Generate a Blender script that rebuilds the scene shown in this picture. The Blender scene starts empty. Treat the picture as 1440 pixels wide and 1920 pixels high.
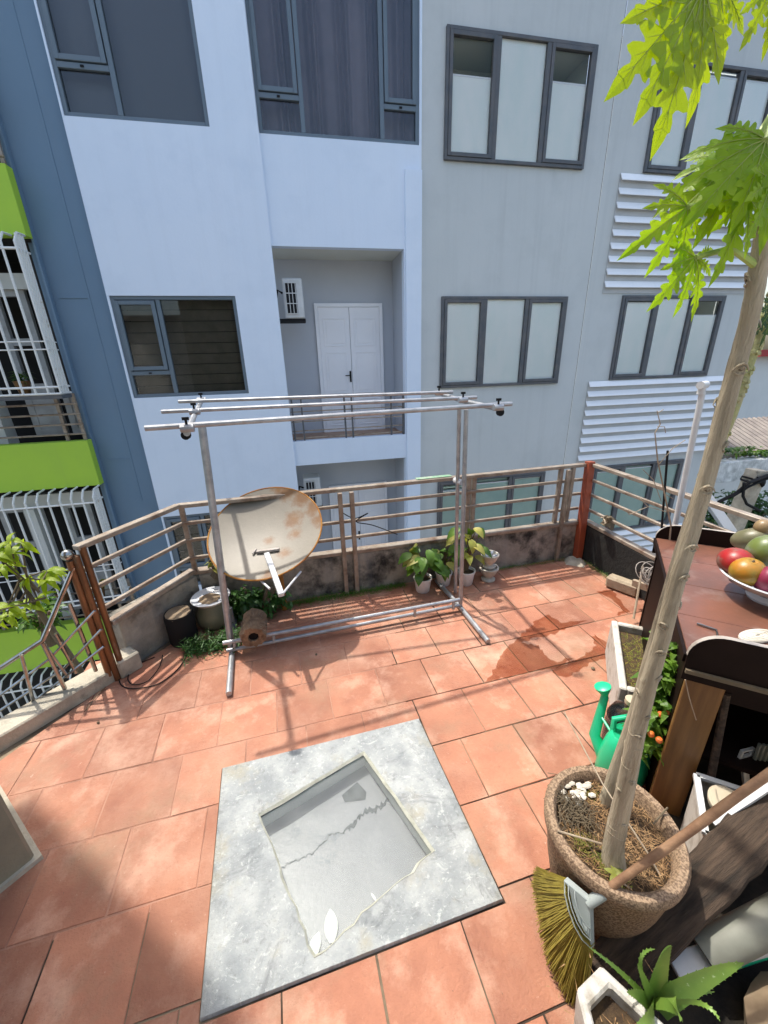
import bpy, bmesh, math, random
from mathutils import Vector, Matrix
random.seed(7)
sc = bpy.context.scene
COL = sc.collection
# ---------------------------------------------------------------- camera
cam_d = bpy.data.cameras.new('camera'); cam = bpy.data.objects.new('camera', cam_d); COL.objects.link(cam)
cam_d.sensor_fit = 'HORIZONTAL'; cam_d.sensor_width = 36; cam_d.lens = 36 * 742 / 1440
cam_d.clip_start = 0.02; cam_d.clip_end = 500
m = Matrix(((0.977253,0.100244,-0.186887),(-0.210291,0.344007,-0.915116),(-0.027445,0.933601,0.357262))).to_4x4(); m.translation = (0, 0, 1.81); cam.matrix_world = m
sc.camera = cam
sc.render.resolution_x = 768; sc.render.resolution_y = 1024
# ---------------------------------------------------------------- sky, sun, exposure
SUN = Vector((-0.225, 0.38, 1.0)).normalized()
w = bpy.data.worlds.new('World'); sc.world = w; w.use_nodes = True
nt = w.node_tree; sky = nt.nodes.new('ShaderNodeTexSky'); sky.sky_type = 'NISHITA'; sky.sun_disc = False
sky.sun_elevation = math.asin(SUN.z); sky.sun_rotation = math.atan2(SUN.x, SUN.y)
sky.air_density = 1.2; sky.dust_density = 4.0; sky.ozone_density = 1.0
nt.links.new(sky.outputs[0], nt.nodes['Background'].inputs[0]); nt.nodes['Background'].inputs[1].default_value = 0.15
sl = bpy.data.lights.new('sun', 'SUN'); sl.energy = 2.0; sl.angle = math.radians(0.9); sl.color = (1, 0.955, 0.88)
so = bpy.data.objects.new('sun', sl); COL.objects.link(so); so.rotation_euler = SUN.to_track_quat('Z', 'Y').to_euler(); so.location = (-3, 5, 14)
sc.view_settings.view_transform = 'Standard'; sc.view_settings.look = 'None'; sc.view_settings.gamma = 1
sc.view_settings.use_curve_mapping = False; sc.view_settings.exposure = 1.25
try:
    sc.cycles.max_bounces = 8; sc.cycles.transparent_max_bounces = 16; sc.cycles.diffuse_bounces = 5
    sc.cycles.caustics_reflective = False; sc.cycles.caustics_refractive = False
except Exception: pass
R = math.radians
# ---------------------------------------------------------------- materials
def rgb(c): return (c[0], c[1], c[2], 1)
def mat(name, col, col2=None, scale=4, rough=0.7, bump=0.0, bscale=60, metal=0, streak=0, lo=0.35, hi=0.65, rnd=0, spec=0.5,
        col3=None, s3=1.0, lo3=0.55, hi3=0.7, trans=0, stretch=(1, 1, 1), detail=6, rough2=None):
    m = bpy.data.materials.new(name); m.use_nodes = True; t = m.node_tree; N = t.nodes; L = t.links
    b = N['Principled BSDF']; b.inputs['Roughness'].default_value = rough; b.inputs['Metallic'].default_value = metal
    b.inputs['Specular IOR Level'].default_value = spec
    tc = N.new('ShaderNodeTexCoord'); src = tc.outputs['Object']
    mp = N.new('ShaderNodeMapping'); L.new(src, mp.inputs[0]); mp.inputs['Scale'].default_value = stretch
    def noise(sc_, det=detail, r=0.6, vec=None):
        n = N.new('ShaderNodeTexNoise'); n.inputs['Scale'].default_value = sc_; n.inputs['Detail'].default_value = det
        n.inputs['Roughness'].default_value = r; L.new(vec or mp.outputs[0], n.inputs['Vector']); return n.outputs[0]
    def ramp(f, a, c):
        r = N.new('ShaderNodeMapRange'); r.inputs[1].default_value = a; r.inputs[2].default_value = c; L.new(f, r.inputs[0]); return r.outputs[0]
    def mix(f, a, c):
        x = N.new('ShaderNodeMix'); x.data_type = 'RGBA'
        if isinstance(f, float): x.inputs[0].default_value = f
        else: L.new(f, x.inputs[0])
        for i, q in ((6, a), (7, c)):
            if isinstance(q, tuple): x.inputs[i].default_value = rgb(q)
            else: L.new(q, x.inputs[i])
        return x.outputs[2]
    cur = tuple(col)
    if col2:
        f = ramp(noise(scale), lo, hi); cur = mix(f, cur, tuple(col2))
        if rough2 is not None:
            r2 = N.new('ShaderNodeMapRange'); L.new(f, r2.inputs[0]); r2.inputs[3].default_value = rough; r2.inputs[4].default_value = rough2
            L.new(r2.outputs[0], b.inputs['Roughness'])
    if col3: cur = mix(ramp(noise(s3, 8, 0.65), lo3, hi3), cur, tuple(col3))
    if streak:
        m2 = N.new('ShaderNodeMapping'); L.new(src, m2.inputs[0]); m2.inputs['Scale'].default_value = (4, 4, 0.12)
        f = ramp(noise(1.6, 5, 0.7, m2.outputs[0]), 0.5, 0.8)
        mu = N.new('ShaderNodeMath'); mu.operation = 'MULTIPLY'; mu.inputs[1].default_value = streak; L.new(f, mu.inputs[0])
        cur = mix(mu.outputs[0], cur, (0.16, 0.17, 0.17))
    if rnd:
        oi = N.new('ShaderNodeObjectInfo'); r = N.new('ShaderNodeMapRange'); r.inputs[3].default_value = 1 - rnd; r.inputs[4].default_value = 1 + rnd
        L.new(oi.outputs['Random'], r.inputs[0]); h = N.new('ShaderNodeHueSaturation'); L.new(r.outputs[0], h.inputs['Value'])
        if isinstance(cur, tuple): h.inputs['Color'].default_value = rgb(cur)
        else: L.new(cur, h.inputs['Color'])
        cur = h.outputs[0]
    if isinstance(cur, tuple): b.inputs['Base Color'].default_value = rgb(cur)
    else: L.new(cur, b.inputs['Base Color'])
    if bump:
        bn = N.new('ShaderNodeBump'); bn.inputs['Strength'].default_value = bump; bn.inputs['Distance'].default_value = 0.01
        L.new(noise(bscale, 5, 0.65), bn.inputs['Height']); L.new(bn.outputs[0], b.inputs['Normal'])
    if trans:
        tr = N.new('ShaderNodeBsdfTranslucent'); ms = N.new('ShaderNodeMixShader'); ms.inputs[0].default_value = trans
        if isinstance(cur, tuple): tr.inputs[0].default_value = rgb(cur)
        else:
            h = N.new('ShaderNodeHueSaturation'); h.inputs['Value'].default_value = 1.6; h.inputs['Saturation'].default_value = 1.1; L.new(cur, h.inputs['Color']); L.new(h.outputs[0], tr.inputs[0])
        L.new(b.outputs[0], ms.inputs[1]); L.new(tr.outputs[0], ms.inputs[2]); L.new(ms.outputs[0], N['Material Output'].inputs[0])
    return m
def glass(name, tint, refl=0.35, rough=0.02, dust=0):
    m = bpy.data.materials.new(name); m.use_nodes = True; t = m.node_tree; N = t.nodes; L = t.links
    N.remove(N['Principled BSDF'])
    a = N.new('ShaderNodeBsdfTransparent'); a.inputs[0].default_value = rgb(tint)
    g = N.new('ShaderNodeBsdfGlossy'); g.inputs['Roughness'].default_value = rough; g.inputs[0].default_value = (0.9, 0.95, 1, 1)
    fr = N.new('ShaderNodeLayerWeight'); fr.inputs[0].default_value = refl
    x = N.new('ShaderNodeMixShader'); L.new(fr.outputs['Fresnel'], x.inputs[0]); L.new(a.outputs[0], x.inputs[1]); L.new(g.outputs[0], x.inputs[2])
    if dust:
        df = N.new('ShaderNodeBsdfDiffuse'); df.inputs[0].default_value = (0.62, 0.64, 0.62, 1); y = N.new('ShaderNodeMixShader')
        n = N.new('ShaderNodeTexNoise'); n.inputs['Scale'].default_value = 5; n.inputs['Detail'].default_value = 8
        r = N.new('ShaderNodeMapRange'); r.inputs[1].default_value = 0.3; r.inputs[2].default_value = 0.75; r.inputs[3].default_value = dust * 0.5; r.inputs[4].default_value = dust * 1.8; L.new(n.outputs[0], r.inputs[0])
        L.new(r.outputs[0], y.inputs[0]); L.new(x.outputs[0], y.inputs[1]); L.new(df.outputs[0], y.inputs[2]); x = y
    L.new(x.outputs[0], N['Material Output'].inputs[0]); return m
M = {}
M['lightblue'] = mat('light blue wall paint', (0.68, 0.77, 0.88), (0.72, 0.80, 0.90), 0.5, 0.75, 0.18, 30, streak=0.05, col3=(0.64, 0.73, 0.84), s3=1.6, lo3=0.5, hi3=0.8)
M['darkblue'] = mat('slate blue wall paint', (0.14, 0.225, 0.315), (0.16, 0.245, 0.335), 0.7, 0.7, 0.12, 30, streak=0.10)
M['grey'] = mat('pale grey wall paint', (0.53, 0.555, 0.54), (0.57, 0.59, 0.575), 0.5, 0.75, 0.2, 25, streak=0.14, col3=(0.49, 0.515, 0.50), s3=1.1, lo3=0.5, hi3=0.75)
M['recess'] = mat('shaded blue recess paint', (0.44, 0.47, 0.52), (0.46, 0.49, 0.54), 0.8, 0.75, 0.1, 30)  # facade paint darkened to stand in for shade inside the recesses
M['ceiling'] = mat('cream ceiling paint', (0.62, 0.64, 0.58), None, rough=0.8)
M['balctile'] = mat('brown balcony floor tile', (0.38, 0.23, 0.15), (0.33, 0.2, 0.13), 8, 0.5)
M['slateframe'] = mat('slate aluminium window frame', (0.115, 0.155, 0.19), (0.13, 0.17, 0.205), 3, 0.45)
M['darkframe'] = mat('dark grey window frame', (0.075, 0.085, 0.095), (0.12, 0.115, 0.115), 5, 0.55, streak=0.1)
M['film'] = mat('frosted white window film', (0.97, 0.985, 0.96), (0.86, 0.93, 0.90), 2.5, 0.6, stretch=(1, 1, 0.4), detail=8)
M['greenfilm'] = mat('green tinted blind', (0.36, 0.52, 0.47), (0.42, 0.58, 0.52), 3, 0.6)
M['curtain'] = mat('mauve grey curtain', (0.26, 0.22, 0.25), (0.36, 0.30, 0.33), 1, 0.9)
M['greyblind'] = mat('plain grey blind', (0.19, 0.19, 0.195), None, rough=0.8)
M['darkwood'] = mat('dim wooden shutter board', (0.10, 0.09, 0.065), (0.14, 0.12, 0.09), 6, 0.8)
M['roomgreen'] = mat('dim greenish room wall', (0.62, 0.68, 0.62), None, rough=0.9)
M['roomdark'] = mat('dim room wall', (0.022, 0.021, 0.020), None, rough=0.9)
M['glass'] = glass('window glass', (0.985, 0.99, 0.985), 0.16)
M['glassdark'] = glass('tinted window glass', (0.88, 0.89, 0.90), 0.30)
M['slat'] = mat('white aluminium louvre', (0.86, 0.865, 0.86), (0.80, 0.81, 0.81), 2, 0.5, rnd=0.03, streak=0.06)
M['louvreback'] = mat('shade grey louvre backing', (0.52, 0.53, 0.53), (0.46, 0.47, 0.475), 3, 0.7)  # grey painted in for the shade between the slats
M['greyedjoinery'] = mat('greyed white joinery', (0.42, 0.43, 0.42), (0.30, 0.30, 0.29), 4, 0.7)  # white joinery greyed for the dark inside the caged balconies
M['doorwhite'] = mat('white painted door', (0.83, 0.84, 0.87), (0.79, 0.80, 0.83), 2, 0.5)
M['white'] = mat('white plastic', (0.62, 0.63, 0.63), (0.54, 0.55, 0.54), 6, 0.45)
M['black'] = mat('black rubber', (0.010, 0.010, 0.011), None, rough=0.75, spec=0.25)
M['green'] = mat('lime green wall paint', (0.40, 0.62, 0.05), (0.37, 0.58, 0.055), 1.5, 0.7, 0.1, 30, streak=0.08)
M['cage'] = mat('white painted grille steel', (0.72, 0.72, 0.68), (0.42, 0.33, 0.22), 9, 0.5, lo=0.62, hi=0.75)
M['steel'] = mat('galvanised steel tube', (0.46, 0.475, 0.49), (0.30, 0.31, 0.32), 14, 0.42, metal=0.6, col3=(0.35, 0.30, 0.24), s3=9, lo3=0.62, hi3=0.75)
M['stainless'] = mat('stainless steel rail', (0.42, 0.42, 0.40), (0.25, 0.23, 0.20), 12, 0.22, metal=0.95)
M['rail'] = mat('weathered tan metal rail', (0.36, 0.31, 0.25), (0.24, 0.185, 0.135), 9, 0.5, 0.3, 50, metal=0.25, col3=(0.13, 0.065, 0.035), s3=7, lo3=0.54, hi3=0.72)
M['copper'] = mat('rusty brown metal post', (0.25, 0.115, 0.05), (0.13, 0.06, 0.03), 9, 0.4, 0.4, 40, metal=0.5, stretch=(1, 1, 0.25), col3=(0.36, 0.30, 0.22), s3=9, lo3=0.58, hi3=0.72)
M['redpost'] = mat('red oxide painted post', (0.34, 0.075, 0.03), (0.26, 0.06, 0.03), 6, 0.5, 0.3, 50)
M['concrete'] = mat('weathered grey concrete', (0.38, 0.345, 0.28), (0.21, 0.19, 0.155), 6, 0.9, 0.9, 35, col3=(0.02, 0.02, 0.017), s3=3.0, lo3=0.49, hi3=0.64, streak=0.85)
M['blackwall'] = mat('black mouldy concrete', (0.012, 0.012, 0.011), (0.045, 0.042, 0.034), 4, 0.95, 0.7, 35, lo=0.5, hi=0.75)
M['kerb'] = mat('worn pale concrete kerb', (0.50, 0.45, 0.35), (0.30, 0.27, 0.21), 7, 0.9, 0.6, 45, col3=(0.10, 0.09, 0.07), s3=6, lo3=0.58, hi3=0.72)
M['ground'] = mat('alley concrete', (0.18, 0.18, 0.17), (0.12, 0.12, 0.11), 1, 0.9)
M['bark'] = mat('papaya bark', (0.50, 0.43, 0.31), (0.36, 0.30, 0.205), 34, 0.85, 1.0, 90, stretch=(1, 1, 0.13), col3=(0.15, 0.125, 0.08), s3=26, lo3=0.57, hi3=0.72)
M['greenbark'] = mat('green scarred papaya bark', (0.38, 0.42, 0.16), (0.42, 0.38, 0.24), 12, 0.85, 0.8, 60)
M['papleaf'] = mat('papaya leaf', (0.22, 0.37, 0.02), (0.32, 0.45, 0.03), 7, 0.45, 0.3, 60, trans=0.52)
M['papleaf2'] = mat('yellow green papaya leaf', (0.24, 0.34, 0.015), (0.36, 0.44, 0.03), 7, 0.45, 0.3, 60, trans=0.5)
M['petiole'] = mat('pale green leaf stalk', (0.34, 0.45, 0.12), None, rough=0.5)
M['vein'] = mat('pale leaf vein', (0.42, 0.52, 0.12), None, rough=0.5, trans=0.3)
M['leaf'] = mat('broad green leaf', (0.05, 0.13, 0.018), (0.13, 0.23, 0.025), 6, 0.45, 0.1, 60, trans=0.35, rnd=0.3)
M['leafyellow'] = mat('yellow variegated leaf', (0.26, 0.31, 0.04), (0.40, 0.36, 0.09), 9, 0.5, trans=0.35, rnd=0.2)
M['darkleaf'] = mat('dark green leaf', (0.03, 0.085, 0.015), (0.05, 0.13, 0.02), 5, 0.5, trans=0.25, rnd=0.3)
M['weed'] = mat('small green weed', (0.06, 0.15, 0.015), (0.12, 0.25, 0.03), 12, 0.6, trans=0.3)
M['stem'] = mat('brown stem', (0.16, 0.12, 0.07), (0.10, 0.08, 0.05), 10, 0.8)
M['twig'] = mat('pale dry twig', (0.42, 0.34, 0.24), (0.26, 0.2, 0.14), 14, 0.85)
M['soil'] = mat('dark potting soil', (0.035, 0.022, 0.013), (0.10, 0.06, 0.025), 40, 0.95, 1.0, 70)
M['straw'] = mat('dry straw litter', (0.42, 0.26, 0.12), (0.16, 0.08, 0.03), 30, 0.85)
M['moss'] = mat('yellow green moss', (0.12, 0.15, 0.02), (0.22, 0.19, 0.035), 30, 0.95, 0.8, 80)
M['dish'] = mat('aged cream dish enamel', (0.50, 0.43, 0.33), (0.44, 0.375, 0.28), 4, 0.5, 0.1, 60)
M['rust'] = mat('orange rust', (0.40, 0.19, 0.03), (0.25, 0.09, 0.02), 12, 0.85, 0.4, 60)
M['terrazzo'] = mat('pebbled tan pot', (0.34, 0.235, 0.145), (0.15, 0.095, 0.058), 160, 0.8, 0.5, 90, lo=0.42, hi=0.6, detail=2)
M['greencan'] = mat('bright green plastic', (0.015, 0.50, 0.24), (0.02, 0.46, 0.22), 4, 0.32)
M['tabletop'] = mat('worn reddish tabletop board', (0.19, 0.075, 0.045), (0.11, 0.052, 0.034), 3, 0.4, 0.12, 40, stretch=(1, 1, 1), col3=(0.22, 0.145, 0.115), s3=7, lo3=0.52, hi3=0.72)
M['tabledark'] = mat('dark brown lacquer', (0.009, 0.0045, 0.0035), (0.014, 0.007, 0.005), 5, 0.6, spec=0.12)
M['edge'] = mat('pale grey board edge', (0.42, 0.38, 0.34), (0.30, 0.26, 0.22), 12, 0.7)
M['varnish'] = mat('orange varnished wood', (0.25, 0.125, 0.035), (0.13, 0.06, 0.018), 5, 0.45, stretch=(4, 4, 0.4))
M['broomhandle'] = mat('bamboo broom handle', (0.36, 0.215, 0.12), (0.19, 0.10, 0.055), 13, 0.6, 0.3, 50)
M['bristle'] = mat('olive broom bristle', (0.34, 0.28, 0.045), (0.25, 0.20, 0.03), 25, 0.7, rnd=0.25)
M['capgrey'] = mat('grey green plastic cap', (0.36, 0.40, 0.38), (0.31, 0.35, 0.33), 8, 0.5)
M['plank'] = mat('rough dark timber', (0.10, 0.065, 0.042), (0.02, 0.014, 0.009), 11, 0.9, 1.0, 30, stretch=(0.35, 3, 3))
M['pvc'] = mat('dirty grey pipe', (0.20, 0.205, 0.165), (0.13, 0.13, 0.10), 5, 0.6)
M['aloe'] = mat('speckled aloe skin', (0.13, 0.25, 0.045), (0.24, 0.36, 0.06), 6, 0.4, trans=0.08, col3=(0.45, 0.55, 0.30), s3=70, lo3=0.63, hi3=0.68)
M['whitepot'] = mat('dirty white planter', (0.52, 0.50, 0.45), (0.27, 0.235, 0.18), 14, 0.75, 0.4, 40, lo=0.5, hi=0.7)
M['potwhite'] = mat('white plastic pot', (0.82, 0.81, 0.78), (0.66, 0.64, 0.60), 12, 0.5)
M['glaze'] = mat('green brown glazed jar', (0.14, 0.14, 0.09), (0.22, 0.20, 0.12), 6, 0.5)
M['porcelain'] = mat('white porcelain', (0.72, 0.74, 0.76), None, rough=0.15)
M['blueglaze'] = mat('blue painted glaze', (0.03, 0.05, 0.16), None, rough=0.2)
M['urn'] = mat('cream stone urn', (0.62, 0.58, 0.50), (0.45, 0.41, 0.33), 16, 0.8, 0.3, 60)
M['blocks'] = mat('sandy concrete block', (0.40, 0.33, 0.23), (0.27, 0.21, 0.14), 12, 0.9, 0.6, 50)
M['log'] = mat('frayed husk log', (0.30, 0.19, 0.11), (0.14, 0.08, 0.045), 25, 0.95, 1.0, 50)
M['cardboard'] = mat('sandy crust', (0.30, 0.225, 0.145), (0.2, 0.14, 0.085), 10, 0.9)
M['rearwall'] = mat('old pale render', (0.70, 0.71, 0.67), (0.62, 0.63, 0.60), 0.8, 0.9, streak=0.15)
M['mould'] = mat('mould stained white ledge', (0.85, 0.84, 0.79), (0.40, 0.40, 0.37), 5, 0.9, streak=0.5)
M['oldroof'] = mat('old fibre cement roof', (0.30, 0.26, 0.22), (0.20, 0.17, 0.15), 3, 0.9)
M['housewall'] = mat('cream house render', (0.72, 0.68, 0.60), (0.66, 0.62, 0.54), 0.7, 0.85, streak=0.15)
M['pillar'] = mat('olive grey cement', (0.24, 0.215, 0.15), (0.19, 0.17, 0.12), 4, 0.85, 0.3, 40)
M['lid'] = mat('pale tan plastic', (0.52, 0.45, 0.33), None, rough=0.5)
# terracotta, mortar, slab get their own node set-ups
def tile_mat():
    m = mat('terracotta floor tile', (0.415, 0.178, 0.102), (0.30, 0.118, 0.068), 4.5, 0.7, 0.5, 90, rnd=0.17, col3=(0.54, 0.31, 0.21), s3=5.3, lo3=0.5, hi3=0.74)
    t = m.node_tree; N = t.nodes; L = t.links; b = N['Principled BSDF']
    src = b.inputs['Base Color'].links[0].from_socket
    geo = N.new('ShaderNodeNewGeometry')
    def patch(prev, sc_, lo, hi, colr, amt, seed):
        mp = N.new('ShaderNodeMapping'); mp.inputs['Location'].default_value = (seed, seed * 0.7, 0); L.new(geo.outputs['Position'], mp.inputs[0])
        n = N.new('ShaderNodeTexNoise'); n.inputs['Scale'].default_value = sc_; n.inputs['Detail'].default_value = 9; n.inputs['Roughness'].default_value = 0.68
        L.new(mp.outputs[0], n.inputs['Vector'])
        r = N.new('ShaderNodeMapRange'); r.inputs[1].default_value = lo; r.inputs[2].default_value = hi; r.inputs[4].default_value = amt; L.new(n.outputs[0], r.inputs[0])
        x = N.new('ShaderNodeMix'); x.data_type = 'RGBA'; L.new(r.outputs[0], x.inputs[0]); L.new(prev, x.inputs[6]); x.inputs[7].default_value = rgb(colr); return x.outputs[2]
    c = patch(src, 1.3, 0.52, 0.75, (0.52, 0.335, 0.235), 0.55, 3)
    c = patch(c, 2.3, 0.53, 0.70, (0.27, 0.18, 0.11), 0.65, 9)
    c = patch(c, 7.0, 0.55, 0.75, (0.33, 0.145, 0.09), 0.5, 13)
    c = patch(c, 16, 0.60, 0.72, (0.25, 0.11, 0.065), 0.55, 1)
    c = patch(c, 75, 0.60, 0.70, (0.22, 0.10, 0.06), 0.45, 21)
    c = patch(c, 55, 0.62, 0.72, (0.56, 0.36, 0.26), 0.5, 31)
    c = patch(c, 30, 0.68, 0.74, (0.75, 0.62, 0.50), 0.6, 5)
    L.new(c, b.inputs['Base Color']); return m
M['tile'] = tile_mat()
M['grout'] = mat('flush pale grout', (0.40, 0.21, 0.14), (0.24, 0.12, 0.08), 4, 0.9, 0.5, 60, lo=0.45, hi=0.6)
M['mortar'] = mat('pale and dark mortar', (0.26, 0.20, 0.13), (0.045, 0.03, 0.02), 1.5, 0.95, 0.5, 60, lo=0.42, hi=0.56)
def film_mat():
    m = bpy.data.materials.new('thin water film'); m.use_nodes = True; t = m.node_tree; N = t.nodes; L = t.links; N.remove(N['Principled BSDF'])
    a = N.new('ShaderNodeBsdfTransparent'); a.inputs[0].default_value = (0.78, 0.63, 0.55, 1)
    g = N.new('ShaderNodeBsdfGlossy'); g.inputs['Roughness'].default_value = 0.12
    x = N.new('ShaderNodeMixShader'); x.inputs[0].default_value = 0.035
    L.new(a.outputs[0], x.inputs[1]); L.new(g.outputs[0], x.inputs[2]); L.new(x.outputs[0], N['Material Output'].inputs[0]); return m
M['wet'] = film_mat()
def slab_mat():
    m = mat('mottled pale cement', (0.40, 0.415, 0.40), (0.25, 0.27, 0.27), 7.0, 0.75, 0.8, 45, lo=0.36, hi=0.62, col3=(0.33, 0.31, 0.235), s3=5, lo3=0.54, hi3=0.72, detail=10)
    t = m.node_tree; N = t.nodes; L = t.links; b = N['Principled BSDF']; cur = b.inputs['Base Color'].links[0].from_socket
    tc = N.new('ShaderNodeTexCoord')
    for sx, sy, rot, lo, hi, amt, colr in ((2.6, 5.5, 0.5, 0.54, 0.68, 0.8, (0.085, 0.095, 0.10)), (7, 3.2, 0.3, 0.56, 0.70, 0.7, (0.10, 0.105, 0.11)), (4, 5, 0, 0.56, 0.78, 0.6, (0.54, 0.56, 0.54)), (30, 34, 0, 0.56, 0.68, 0.6, (0.15, 0.155, 0.15)), (60, 70, 0.3, 0.57, 0.67, 0.6, (0.62, 0.63, 0.60)), (14, 18, 0.8, 0.58, 0.66, 0.55, (0.58, 0.60, 0.57))):
        mp = N.new('ShaderNodeMapping'); mp.inputs['Scale'].default_value = (sx, sy, 1); mp.inputs['Rotation'].default_value = (0, 0, rot); mp.inputs['Location'].default_value = (sx, sy, 0); L.new(tc.outputs['Object'], mp.inputs[0])
        n = N.new('ShaderNodeTexNoise'); n.inputs['Scale'].default_value = 1; n.inputs['Detail'].default_value = 10; n.inputs['Roughness'].default_value = 0.72; n.inputs['Distortion'].default_value = 0.6; L.new(mp.outputs[0], n.inputs['Vector'])
        r = N.new('ShaderNodeMapRange'); r.inputs[1].default_value = lo; r.inputs[2].default_value = hi; r.inputs[4].default_value = amt; L.new(n.outputs[0], r.inputs[0])
        x = N.new('ShaderNodeMix'); x.data_type = 'RGBA'; L.new(r.outputs[0], x.inputs[0]); L.new(cur, x.inputs[6]); x.inputs[7].default_value = rgb(colr); cur = x.outputs[2]
    L.new(cur, b.inputs['Base Color']); return m
M['slab'] = slab_mat()
M['slabedge'] = mat('pale mortar lip', (0.48, 0.48, 0.40), (0.36, 0.36, 0.29), 18, 0.8, 0.6, 60)
M['shaft'] = mat('grey shaft side', (0.80, 0.82, 0.74), (0.70, 0.73, 0.66), 6, 0.8, 0.2, 40)
M['underpane'] = mat('dusty grey glass underside', (0.225, 0.225, 0.24), (0.185, 0.19, 0.205), 5, 0.35, 0.1, 60, col3=(0.12, 0.135, 0.155), s3=3.0, lo3=0.6, hi3=0.64)
M['crack'] = mat('dark crack dirt', (0.035, 0.04, 0.045), (0.09, 0.1, 0.105), 30, 0.8)
M['drawn'] = mat('fallen white petal', (0.75, 0.76, 0.72), (0.62, 0.64, 0.60), 40, 0.7)
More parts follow.
